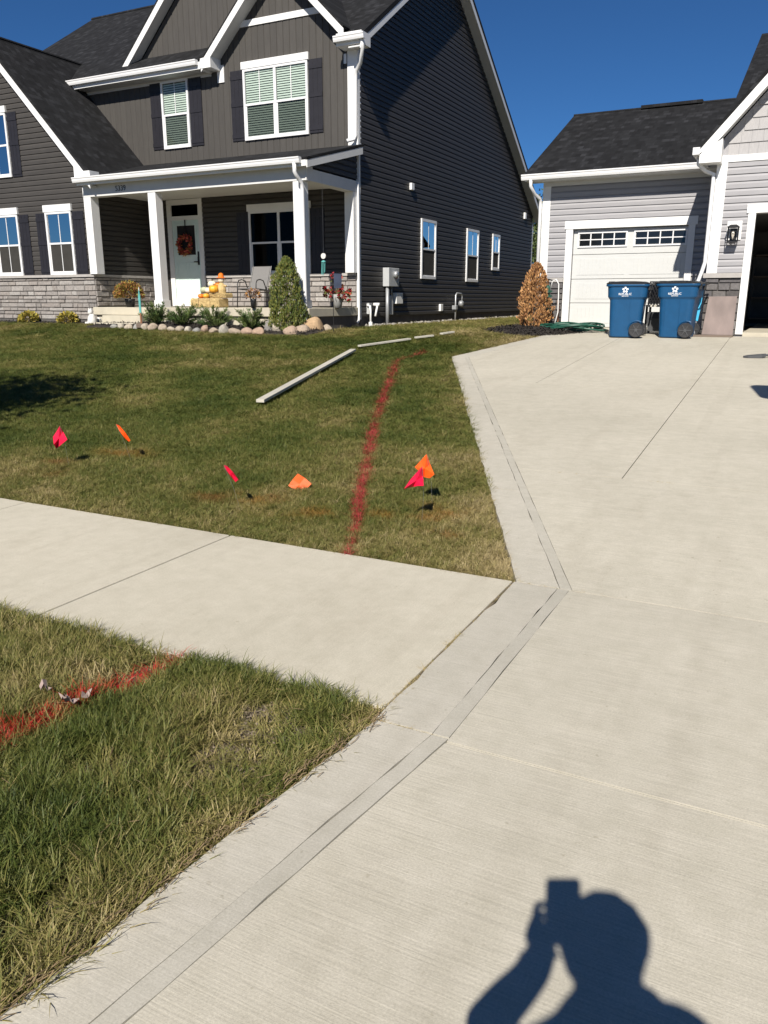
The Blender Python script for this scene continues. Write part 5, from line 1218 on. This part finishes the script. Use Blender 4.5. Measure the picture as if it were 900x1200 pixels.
# straw doll with an orange hat next to the pumpkins
p = on_y(260, 345, 15.85); x, y = p.x, p.y
t = thing('straw_doll', (x, y, 1.62), 'small straw doll with an orange top beside the pumpkins', 'doll')
MB().lathe([(.10, 1.62), (.11, 1.70), (.075, 1.82), (.04, 1.86)], (x, y, 0), 12).build('skirt', 'straw', t)
MB().lathe([(.02, 1.86), (.07, 1.89), (.08, 1.93), (.06, 1.98), (.02, 2.0)], (x, y, 0), 12).build('head', 'pumpkin_white', t, smooth=True)
MB().lathe([(.12, 1.97), (.12, 1.98), (.07, 1.99), (.06, 2.06), (.02, 2.09)], (x, y, 0), 12).build('hat', 'pumpkin', t)
MB().tube([(x-.15, y, 1.79), (x, y, 1.82), (x+.15, y, 1.78)], .022, 6).build('arms', 'straw', t)
# grey sling chair
p = on_y(297, 345, 16.25); cx, cy, z0 = p.x, 16.25, 1.286
t = thing('porch_chair', (cx, cy, z0), 'grey sling chair with black metal arms on the porch', 'chair')
W2 = .27
MB().prism([(cx-W2+.03, cy-.22, z0+.43), (cx+W2-.03, cy-.22, z0+.43), (cx+W2-.03, cy+.22, z0+.40), (cx-W2+.03, cy+.22, z0+.40)], (0, 0, .02)).build('seat', 'sling_grey', t)
MB().prism([(cx-W2+.03, cy+.20, z0+.42), (cx+W2-.03, cy+.20, z0+.42), (cx+W2-.02, cy+.40, z0+.96), (cx-W2+.02, cy+.40, z0+.96)], (0, .02, .008)).build('backrest', 'sling_grey', t)
for s_ in (-1, 1):
    X = cx+s_*W2
    MB().tube([(X, cy-.30, z0), (X, cy-.27, z0+.30), (X, cy-.25, z0+.56), (X, cy-.20, z0+.63), (X, cy-.08, z0+.65), (X, cy+.05, z0+.62), (X, cy+.12, z0+.50), (X, cy+.34, z0)], .013, 8).build('arm_frame', 'black_metal', t, smooth=True)
    MB().tube([(X, cy-.24, z0+.43), (X, cy+.20, z0+.40), (X, cy+.41, z0+.97)], .012, 8).build('side_rail', 'black_metal', t)
for a_, b_ in ((-.24, .43), (.20, .40)): MB().tube([(cx-W2, cy+a_, z0+b_), (cx+W2, cy+a_, z0+b_)], .010, 6).build('cross_bar', 'black_metal', t)
# dried flower tuft in front of the chair
p = on_y(297, 357, 15.0); ball_plant('dried_flowers', (p.x, p.y, 1.286), .16, .20, ['petal_rust', 'leaf_dry'], 260, .05, 'small dried tan flower clump before the grey porch chair', 'plant', pot=.07, seed=31)
# wind chime
p = on_y(379, 300, 15.55); x, y = p.x, p.y; zt = on_y(379, 300, 15.55).z
t = thing('wind_chime', (x, y, zt-.35), 'small teal wind chime hanging under the porch roof', 'wind chime')
MB().tube([(x, y, 4.02), (x, y, zt)], .0015, 4).build('cord', 'wire', t)
MB().lathe([(.01, -.012), (.06, -.01), (.06, .01), (.01, .012)], (x, y, zt), 14, 'y').build('disc', 'figure_white', t)
MB().lathe([(.05, 0), (.05, .02), (.01, .04)], (x, y, zt-.13), 12).build('top', 'teal', t)
for k in range(5):
    a = k*1.257; xx, yy = x+.035*math.cos(a), y+.035*math.sin(a); MB().tube([(xx, yy, zt-.13), (xx-.01, yy, zt-.33-.02*k)], .008, 6).build('tube', 'teal', t)
# white figurine (a seated animal shape) near the steps
p = on_y(108, 376, 14.85); x, y, z0 = p.x, p.y, gz(p.x, 14.85)+.01
t = thing('garden_figurine', (x, y, z0), 'small white garden figurine at the corner of the stone base', 'figurine')
MB().lathe([(.11, 0), (.12, .05), (.10, .15), (.07, .22), (.05, .25)], (x, y, z0), 12).build('body', 'figure_white', t, smooth=True)
MB().lathe([(.01, .22), (.055, .25), (.065, .29), (.05, .34), (.01, .36)], (x-.015, y-.02, z0), 12).build('head', 'figure_white', t, smooth=True)
for s_ in (-1, 1): MB().lathe([(.012, .33), (.02, .36), (.005, .40)], (x-.015+s_*.035, y-.02, z0), 8).build('ear', 'figure_white', t)
MB().box(x-.12, x+.02, y-.14, y-.06, z0, z0+.06).build('paws', 'figure_white', t, bevel=.02)
# small spout beside it
MB().tube([(x+.27, y+.05, z0), (x+.27, y+.02, z0+.13), (x+.27, y-.06, z0+.15)], .022, 8).build('drain_spout', 'pvc_white', label='short white drain spout between figurine and steps', category='pipe', smooth=True)
# teal and rust wooden garden post on a block
p = on_y(163, 378, 14.05); x, y = p.x, 14.12; z0 = gz(x, y)+.05; zt = on_y(163, 336, y).z
t = thing('garden_ornament', (x, y, z0), 'thin teal and rust wooden ornament on a brown block by the steps', 'ornament')
MB().box(x-.11, x+.11, y-.06, y+.06, z0, z0+.10).build('block', 'board_brown', t, bevel=.01)
MB().tube([(x, y, z0+.1), (x, y, z0+.34)], .022, 6).build('lower_post', 'rust_wood', t)
MB().prism([(x-.028, y-.008, z0+.32), (x+.026, y-.008, z0+.32), (x+.03, y-.008, zt-.2), (x+.0, y-.008, zt-.05), (x-.03, y-.008, zt-.2)], (0, .016, 0)).build('teal_board', 'teal', t)
MB().prism([(x-.015, y-.006, zt-.08), (x+.02, y-.006, zt-.08), (x+.005, y-.006, zt)], (0, .012, 0)).build('tip', 'figure_white', t)

# ------------------------------------------------------------------ meters and pipes on the side wall
XS = XW+.02
def sidept(u, v, off=.12): return on_x(u, v, XW+off)
a, b = sidept(451.5, 313.5), sidept(464.5, 336)
t = thing('electric_meter', (XW+.1, (a.y+b.y)/2, gz(XW, a.y)), 'grey electric meter box with a red tag on the dark side wall', 'meter')
MB().box(XS, XW+.20, a.y+.05, b.y, b.z, a.z).build('box', 'box_grey', t, bevel=.01)
MB().lathe([(.02, .20), (.085, .20), (.085, .27), (.07, .29), (.02, .295)], (XW, (a.y+b.y)/2+.05, a.z-.16), 16, 'x').build('meter_dial', 'metal_galv', t, smooth=True)
MB().box(XW+.202, XW+.215, b.y-.22, b.y-.14, b.z+.20, b.z+.32).build('tag', 'red_tag', t)
y1 = a.y+.14
MB().tube([(XW+.11, y1, b.z), (XW+.11, y1, gz(XW, y1)-.1)], .045, 10).build('conduit', 'metal_grey', t, smooth=True)
MB().tube([(XW+.09, y1+.28, b.z), (XW+.09, y1+.28, b.z-.22)], .02, 8).build('conduit', 'metal_grey', t, smooth=True)
MB().box(XS, XW+.10, y1+.20, y1+.36, b.z-.70, b.z-.22).build('junction_box', 'box_grey', t, bevel=.008)
c_ = sidept(464, 343); d = sidept(471.5, 356)
MB().box(XS, XW+.14, c_.y, d.y, d.z, c_.z).build('cable_box', 'pvc_white', label='small white cable box beside the electric meter', category='box', bevel=.012)
c_ = sidept(433, 360); y0 = c_.y; g0 = gz(XW, y0)
t = thing('vent_pipes', (XW+.1, y0, g0), 'white plastic vent pipes at the foot of the dark wall near the porch', 'pipe')
MB().tube([(XW+.05, y0, c_.z+.05), (XW+.13, y0, c_.z+.03), (XW+.15, y0, c_.z-.08), (XW+.15, y0, g0+.05)], .026, 8).build('pipe', 'pvc_white', t, smooth=True)
MB().lathe([(.05, 0), (.05, .12)], (XW+.15, y0, g0), 10).build('collar', 'pvc_white', t)
c2 = sidept(442, 357); MB().tube([(XW, c2.y, c2.z), (XW+.18, c2.y, c2.z)], .045, 10).build('elbow', 'pvc_white', t, smooth=True); MB().tube([(XW+.13, c2.y, c2.z), (XW+.13, c2.y-.12, c2.z-.28)], .026, 8).build('pipe', 'pvc_white', t, smooth=True)
MB().box(XS, XW+.10, c2.y-.38, c2.y-.25, c2.z-.22, c2.z+.04).build('valve_box', 'box_grey', t)
c3 = sidept(533, 346); y0 = c3.y; g0 = gz(XW, y0)
t = thing('gas_meter', (XW+.15, y0, g0), 'grey gas meter with looped pipes on the dark side wall', 'meter')
MB().tube([(XW+.15, y0, g0-.05), (XW+.15, y0, c3.z), (XW+.15, y0+.08, c3.z+.06), (XW+.15, y0+.45, c3.z+.05), (XW+.15, y0+.52, c3.z-.05), (XW+.15, y0+.52, c3.z-.22)], .024, 8).build('pipe', 'metal_galv', t, smooth=True)
MB().tube([(XW+.10, y0+.16, c3.z+.05), (XW+.10, y0+.16, g0+.15)], .02, 8).build('pipe', 'metal_galv', t, smooth=True)
MB().lathe([(.02, -.06), (.09, -.05), (.10, .05), (.06, .09), (.02, .09)], (XW+.15, y0+.42, c3.z-.25), 14, 'x').build('regulator', 'metal_grey', t, smooth=True)
MB().box(XW+.08, XW+.22, y0-.12, y0+.02, c3.z-.42, c3.z-.30).build('valve', 'metal_grey', t, bevel=.01)

# ------------------------------------------------------------------ marking flags
def flag(outline, sh, mat, label, tw=.05):
    """outline in pixels; distance from where its shadow falls on the lawn"""
    S = on_g(*sh); S.z += .03; cu = sum(p[0] for p in outline)/len(outline); cv = sum(p[1] for p in outline)/len(outline)
    d = ray(cu, cv).normalized(); e = TOSUN; w0 = CAMP-S
    bq = d.dot(e); k = (w0.dot(e)-bq*w0.dot(d))/(1-bq*bq); F = S+e*k
    dist = (F-CAMP).length; ctr = CAMP+d*dist
    pts = []
    for i, (u, v) in enumerate(outline):
        dd = ray(u, v); t_ = (ctr-CAMP).dot(_f)/dd.dot(_f); pts.append(CAMP+dd*t_*(1+tw*math.sin(i*2.1)/dist))
    base = Vector((F.x, F.y, ground_z(F.x, F.y)-.03))+Vector((.02, .03, 0))
    t = thing('marking_flag', base, label, 'flag', 'utility marking flags in the lawn')
    c_ = sum(pts, Vector())/len(pts)+d*.012; nrm = -d*.0015; n = len(pts)
    vs = pts+[c_]+[p+nrm for p in pts]+[c_+nrm]
    MB().add(vs, [(i, (i+1) % n, n) for i in range(n)]+[(n+1+(i+1) % n, n+1+i, 2*n+1) for i in range(n)]+[(i, (i+1) % n, n+1+(i+1) % n, n+1+i) for i in range(n)]).build('flag_sheet', mat, t)
    top = max(pts, key=lambda p: p.z); MB().tube([base, base.lerp(top, .5)+Vector((.012, 0, 0)), top], .0009, 4).build('wire_stake', 'wire', t)
flag([(70, 499), (74, 506), (79, 515), (73, 520), (66, 526), (63, 521), (62, 512), (66, 506)], (98, 537), 'flag_red', 'crimson diamond-shaped marking flag next to the thin orange one in the lawn')
flag([(136, 497), (139, 498), (147, 507), (153, 516), (151, 517.5), (146, 513), (140, 505)], (168, 531), 'flag_orange', 'thin edge-on orange marking flag next to the crimson diamond one', .03)
flag([(262, 545), (266, 546), (273, 553), (279.5, 562), (276, 565), (271, 559), (266, 552)], (295, 582), 'flag_red', 'narrow red marking flag, on its own beyond the sidewalk joint', .03)
flag([(349, 555), (357, 560), (365, 567), (359, 573), (352, 578), (345, 574), (338, 569), (343, 562)], (366, 568), 'flag_orange', 'square orange marking flag close to the grass between narrow flag and red line', .008)
flag([(500, 532), (504, 544), (509, 556), (503.5, 560.5), (497, 559), (491, 552), (486, 547.5), (493, 540)], (511, 578), 'flag_orange', 'orange triangular marking flag standing behind the crimson one by the red line')
flag([(495, 546.5), (496, 558), (496.5, 569.5), (490, 569.5), (484, 570.5), (473.5, 573), (480, 563), (487, 555)], (500, 597), 'flag_red', 'crimson triangular marking flag in front of the orange one by the red line')
# ------------------------------------------------------------------ boards lying on the lawn
def board(pa, pb, w_, th, lift, label, lift2=None):
    a, b = on_g(*pa), on_g(*pb); d = Vector((b.x-a.x, b.y-a.y, 0)).normalized(); s_ = Vector((-d.y, d.x, 0))*w_/2
    za, zb_ = ground_z(a.x, a.y)+lift, ground_z(b.x, b.y)+(lift if lift2 is None else lift2); nseg = 6; rings = []
    for i in range(nseg+1):
        f = i/nseg; c_ = a.lerp(b, f); z = za+(zb_-za)*f
        rings.append([Vector((c_.x, c_.y, z))-s_, Vector((c_.x, c_.y, z))+s_, Vector((c_.x, c_.y, z+th))+s_, Vector((c_.x, c_.y, z+th))-s_])
    MB().loft(rings).build('board', 'board_pale', label=label, category='board', group='pale boards laid on the lawn', bevel=.003)
board((305, 476.5), (414, 414.5), .10, .035, .045, 'long pale wooden board lying on the lawn beyond the flags')
board((421, 408.5), (480, 400), .085, .03, .03, 'pale board lying behind the longest board on the lawn')
board((487, 398.6), (507, 396), .08, .03, .03, 'short pale board piece in line beyond the second board')
board((517, 393.9), (531, 391.8), .08, .03, .03, 'tiny far end of pale board showing in the grass beside the side wall')
# dry leaves and straw on the verge
q = random.Random(15)
def dry_leaf(x, y, r_, lb):
    vs = []; k = 9; z0 = .055
    for i in range(k): a = 6.283*i/k; rr = r_*(1 if i % 2 else .55)*q.uniform(.8, 1.2); vs.append((x+rr*math.cos(a), y+rr*math.sin(a), z0+q.uniform(-.012, .028)))
    vs.append((x, y, z0+.004)); n = len(vs)-1
    vs2 = [(a, b, c_-.0015) for a, b, c_ in vs]
    o = MB().add(vs+vs2, [(i, (i+1) % n, n) for i in range(n)]+[(n+1+(i+1) % n, n+1+i, 2*n+1) for i in range(n)]).build('dry_leaf', 'leaf_dry'); tag(o, lb, 'leaf', 'dry curled leaves on the verge')
for (u, v), r_ in (((54, 821), .024), ((84, 838), .028), ((103, 831), .026), ((78, 834), .02)):
    p = on_g(u, v); dry_leaf(p.x, p.y, r_, 'curled pinkish-tan dry leaf lying in the verge grass by the red stripe')
M = MB()
for k in range(4200):
    cx_, cy_, sx_, sy_ = q.choice(((-1.52, 1.9, .13, .18), (-1.52, 1.9, .13, .18), (-1.85, 1.62, .09, .08), (-1.62, 2.15, .09, .08)))
    c_ = Vector((q.gauss(cx_, sx_), q.gauss(cy_, sy_), -.031+abs(q.gauss(0, .005)))); s_ = .0018+.0065*q.random()**3
    vs = [c_+Vector((q.uniform(-1, 1), q.uniform(-1, 1), q.uniform(-.5, .8)))*s_ for _ in range(6)]
    M.add(vs, [(0, 1, 2), (2, 3, 4), (4, 5, 0), (0, 2, 4), (1, 3, 5), (1, 2, 3), (3, 4, 5), (5, 0, 1)])
M.build('bare_earth', 'bare_earth', label='crumbly tan bare earth patch in the verge grass', category='earth', kind='stuff')
M = MB()
for k in range(230):
    y = .4+1.9*q.random(); x = edge_x(y)+abs(q.gauss(0, .02))*(-1 if q.random() < .75 else .8); d = Vector((q.gauss(.12, .35), q.gauss(1, .35), 0)).normalized(); L = q.uniform(.015, .07); c_ = Vector((x, y, .004+q.uniform(0, .012)))
    M.tube([c_, c_+d*L*.5+Vector((q.uniform(-.005, .005), 0, q.uniform(0, .012))), c_+d*L], q.uniform(.0008, .0016), 3)
for k in range(160):
    y = q.uniform(.3, 2.35); x = edge_x(y)-q.uniform(.02, 1.6); d = Vector((q.uniform(-1, 1), q.uniform(-1, 1), q.uniform(-.1, .2))).normalized(); L = q.uniform(.02, .06); c_ = Vector((x, y, q.uniform(.0, .03)))
    M.tube([c_, c_+d*L], q.uniform(.0006, .0012), 3)
M.build('straw_litter', 'twig', label='dry straw and clippings along the edge of the driveway', category='straw', kind='stuff')
# ------------------------------------------------------------------ the photographer, whose shadow falls on the driveway
RT, FW = Vector((_cy, _sy, 0)), _f; UPV = RT.cross(FW)
pc_ = CAMP-RT*.020-UPV*.052-FW*.013
def ph(a, b, c_): return pc_+RT*a+UPV*b+FW*c_
M = MB(); M.loft([[ph(x, z, -.0045) for x, _, z in [(a, 0, b) for a, b in [(p_[0], p_[1]) for p_ in rrect(.044, .080, 0, r=.22)]]], [ph(p_[0], p_[1], .0045) for p_ in rrect(.044, .080, 0, r=.22)]])
t = thing('phone', pc_, 'black phone held up in front of the photographer face', 'phone'); M.build('phone_body', 'phone_black', t)
V, Eg, Rd = [], [], []
def vx(p, r_, link=None):
    V.append(Vector(p)); Rd.append(r_ if isinstance(r_, tuple) else (r_, r_))
    if link is not None: Eg.append((link, len(V)-1))
    return len(V)-1
hx, hy = .135, -.20
pel = vx((hx+.02, hy-.03, .88), (.165, .115)); wa = vx((hx+.02, hy-.03, 1.03), (.155, .11), pel); ch = vx((hx+.03, hy-.06, 1.18), (.165, .12), wa); cl = vx((hx+.035, hy-.05, 1.36), (.095, .085), ch)
nk = vx((hx+.01, hy-.02, 1.43), .068, cl); jw = vx((hx, hy-.01, 1.465), (.072, .080), nk); md = vx((hx, hy-.005, 1.515), (.083, .095), jw); tp = vx((hx, hy-.01, 1.575), (.072, .084), md)
# legs
for s_ in (-1, 1):
    h_ = vx((hx+.02+s_*.10, hy-.03, .80), .095, pel); k_ = vx((hx+.02+s_*.12, hy-.01, .47), .062, h_); c_ = vx((hx+.02+s_*.12, hy-.04, .30), .055, k_); a_ = vx((hx+.02+s_*.13, hy-.05, .09), .042, c_); f_ = vx((hx+.02+s_*.14, hy+.06, .045), (.045, .038), a_); vx((hx+.02+s_*.15, hy+.14, .035), (.042, .028), f_)
# right arm hanging, hand relaxed
sh = vx((hx+.20, hy+.0, 1.355), .075, cl); el = vx((hx+.27, hy-.05, 1.06), .048, sh); wr_ = vx((hx+.26, hy+.06, .84), .030, el); pa = vx((hx+.255, hy+.09, .76), (.022, .040), wr_)
for k, (dx_, L) in enumerate(((-.03, .07), (-.01, .08), (.012, .075), (.03, .06))):
    f1 = vx((hx+.255-.008, hy+.09+dx_, .72), .009, pa); f2 = vx((hx+.245, hy+.095+dx_, .72-L*.55), .0085, f1); vx((hx+.228, hy+.098+dx_, .72-L), .007, f2)
th = vx((hx+.235, hy+.14, .775), .011, wr_); vx((hx+.215, hy+.15, .735), .009, th)
# left arm raised, hand gripping the phone's left edge
sl = vx((hx-.14, hy-.15, 1.29), .066, cl); e2 = vx((-.150, -.03, 1.09), .052, sl)
wp = ph(-.058, -.105, -.035); w2 = vx(wp, .038, e2); pm_ = vx(ph(-.066, -.045, -.030), (.024, .044), w2)
for k in range(4):
    b0 = .025-.024*k-.015
    f1 = vx(ph(-.068, b0, -.004), .0095, pm_); f2 = vx(ph(-.056, b0, .012), .009, f1); vx(ph(-.026, b0-.004, .014), .007, f2)
th = vx(ph(-.040, -.055, -.034), .0105, w2); t2 = vx(ph(-.018, -.030, -.022), .009, th); vx(ph(-.005, -.015, -.018), .008, t2)
# nose, ears
vx((hx-.005, hy+.100, 1.505), .014, md); vx((hx-.088, hy-.015, 1.505), (.012, .022), md); vx((hx+.088, hy-.015, 1.505), (.012, .022), md)
me = bpy.data.meshes.new('person'); me.from_pydata([tuple(v) for v in V], Eg, []); po = bpy.data.objects.new('person', me); col.objects.link(po)
po.modifiers.new('skin', 'SKIN'); sub = po.modifiers.new('sub', 'SUBSURF'); sub.levels = sub.render_levels = 2
for v, r_ in zip(me.skin_vertices[0].data, Rd): v.radius = r_
me.skin_vertices[0].data[pel].use_root = True
dg = bpy.context.evaluated_depsgraph_get(); bpy.context.view_layer.update(); dg.update()
m2 = bpy.data.meshes.new_from_object(po.evaluated_get(dg)); bpy.data.objects.remove(po)
for nm in ('skin', 'cloth_navy', 'jeans', 'rubber'): m2.materials.append(MATS[nm])
for f in m2.polygons:
    c_ = f.center; f.use_smooth = True
    f.material_index = 3 if c_.z < .085 else 2 if c_.z < .92 and not (c_.x > hx+.19 and c_.z > .66) else 0 if (c_.z > 1.445 or (c_.x > hx+.19 and c_.z < .86) or (c_.y > -.12 and c_.z > 1.30)) else 1
po = bpy.data.objects.new('person', m2); col.objects.link(po)
tag(po, 'person in navy top and jeans standing on the driveway holding up a phone', 'person')
# hair cap and face
bm = bmesh.new(); bmesh.ops.create_icosphere(bm, subdivisions=3, radius=1)
bmesh.ops.delete(bm, geom=[v for v in bm.verts if v.co.z < -.15 and v.co.y > -.25 or (v.co.y > .55 and v.co.z < .35) or v.co.z < -.75], context='VERTS')
for v in bm.verts:
    k = 1+.05*math.sin(9*v.co.x+3)*math.cos(11*v.co.z); v.co = Vector((hx+v.co.x*.105*k, hy-.02+v.co.y*.120*k, 1.535+v.co.z*.108*k))
hm = bpy.data.meshes.new('hair'); bm.to_mesh(hm); bm.free(); hm.materials.append(MATS['hair']); ho = bpy.data.objects.new('hair', hm); col.objects.link(ho); ho.parent = po
hs = ho.modifiers.new('solid', 'SOLIDIFY'); hs.thickness = .012
for s_ in (-1, 1):
    MB().lathe([(.002, -.004), (.011, 0), (.002, .006)], (hx-.003+s_*.033, hy+.090, 1.525), 10, 'y').build('eye', 'figure_white', po, smooth=True)
    MB().lathe([(.002, 0), (.005, .003), (.002, .0045)], (hx-.003+s_*.033, hy+.093, 1.525), 8, 'y').build('pupil', 'black_metal', po)
MB().tube([(hx-.028, hy+.070, 1.465), (hx, hy+.078, 1.463), (hx+.024, hy+.070, 1.465)], .005, 6).build('mouth', 'petal_coral', po)

# ------------------------------------------------------------------ unseen basketball hoop, a guess added to cast the shadow on the concrete
t = thing('shadow_hoop', (1.25, 6.2, drive_z(6.2)), 'unseen portable basketball hoop, guessed from the shadow at the edge of the driveway', 'hoop')
hz0 = drive_z(6.2)
BX0, BY, BZ0 = .38, 6.75, 2.88
MB().loft([[(x_+1.05, y_+6.05, hz0) for x_, y_, _ in rrect(.45, .35, 0)], [(x_+1.05, y_+6.05, hz0+.12) for x_, y_, _ in rrect(.38, .28, 0)]]).build('base', 'black_plastic', t)
MB().tube([(1.05, 6.05, hz0), (1.05, 6.05, hz0+2.3), (1.05, BY-.05, hz0+2.95)], .045, 10).build('pole', 'black_metal', t)
bb_ = [(BX0+.55+a, b) for a, b in [(p_[0], p_[1]) for p_ in rrect(.55, .42, 0, r=.30)]]
MB().loft([[(a, BY, BZ0+.42+hz0+b) for a, b in bb_], [(a, BY+.03, BZ0+.42+hz0+b) for a, b in bb_]]).build('backboard', 'backboard', t)
MB().tube([(1.05+.225*math.cos(a), BY+.30+.225*math.sin(a), hz0+3.05) for a in [k*.3142 for k in range(21)]], .009, 6).build('rim', 'rim_orange', t)

# ------------------------------------------------------------------ trees: one whose shadow reaches the lawn, others across the street and behind the houses
def make_tree(h, cr, nleaf, seed, leafsize=.16, th=.09):
    q = random.Random(seed); t = thing('tree', (0, 0, 0), 'tree', 'tree', 'leafy trees of the street')
    tr = MB(); tr.tube([(0, 0, -.2), (.02, .01, h*.25), (-.03, .03, h*.5), (.02, .0, h*.85)], [th*1.3, th, th*.75, th*.2], 10)
    tips = []
    for k in range(16):
        z = h*q.uniform(.32, .8); a = q.uniform(0, 6.283); L = cr*q.uniform(.6, 1.0)*(1.15-(z/h)*.5); e = Vector((math.cos(a)*L, math.sin(a)*L, L*q.uniform(.35, .9)))
        b = Vector((0, 0, z)); tr.tube([b, b+e*.5+Vector((0, 0, .05*L)), b+e], [th*.4, th*.25, th*.08], 5); tips += [b+e, b+e*.75, b+e*.5]
    tips += [Vector((q.uniform(-.2, .2)*cr, q.uniform(-.2, .2)*cr, h*q.uniform(.8, 1.0))) for _ in range(6)]
    tr.build('trunk', 'bark', t)
    M = MB(); P_, D_ = [], []
    for i in range(nleaf):
        c_ = q.choice(tips); s_ = cr*.30; P_.append(c_+Vector((q.gauss(0, s_), q.gauss(0, s_), q.gauss(0, s_*.8)))); D_.append(Vector((q.uniform(-1, 1), q.uniform(-1, 1), q.uniform(-1, .6))))
    leaf_quads(M, P_, D_, leafsize, q, .6); M.build('crown', 'leaf_tree', t)
    return t
tr0 = make_tree(4.6, 1.35, 3600, 3)
S = Vector((-8.15, 6.35, .18)); k = 3.0/TOSUN.z; base = S+TOSUN*k
tr0.location = (base.x-1.45, base.y+.35, ground_z(base.x, base.y)-.03); tr0['label'] = 'young leafy street tree beside the sidewalk whose shadow reaches the lawn'
def put_tree(src, x, y, s, label):
    c_ = copy_tree(src); c_.location = (x, y, ground_z(x, y)-.05); c_.scale = (s, s, s); c_.rotation_euler = (0, 0, x*1.7); c_['label'] = label
tr1 = make_tree(7.5, 2.5, 6000, 8, .24, .15); tr1.location = (-17.6, 60, ground_z(-17.6, 60)-.05); tr1['label'] = 'green tree showing in the gap between the two houses'
for x, y, s, lb in ((-15.6, 58, .8, 'tree standing behind the dark house and the light grey one'), (-16, -22, 1.0, 'leafy tree across the street, mirrored in the wing windows'), (-30, -25, 1.2, 'large leafy tree across the street at the far side'), (-4, -24, .9, 'leafy tree across the street straight behind the driveway')): put_tree(tr1, x, y, s, lb)
# fence and a neighbouring house far behind, seen through the gap
F = thing('fence', (-9, 34, .85), 'dark board fence far behind the gap between the houses', 'fence')
for k in range(46): MB().box(-16+.3*k, -16+.3*k+.28, 34, 34.03, .82, 2.95).build('fence_board', 'fence_dark', F)
for k in range(7): MB().box(-16+2.2*k, -16+2.2*k+.1, 34.04, 34.14, .82, 3.0).build('post', 'fence_dark', F)
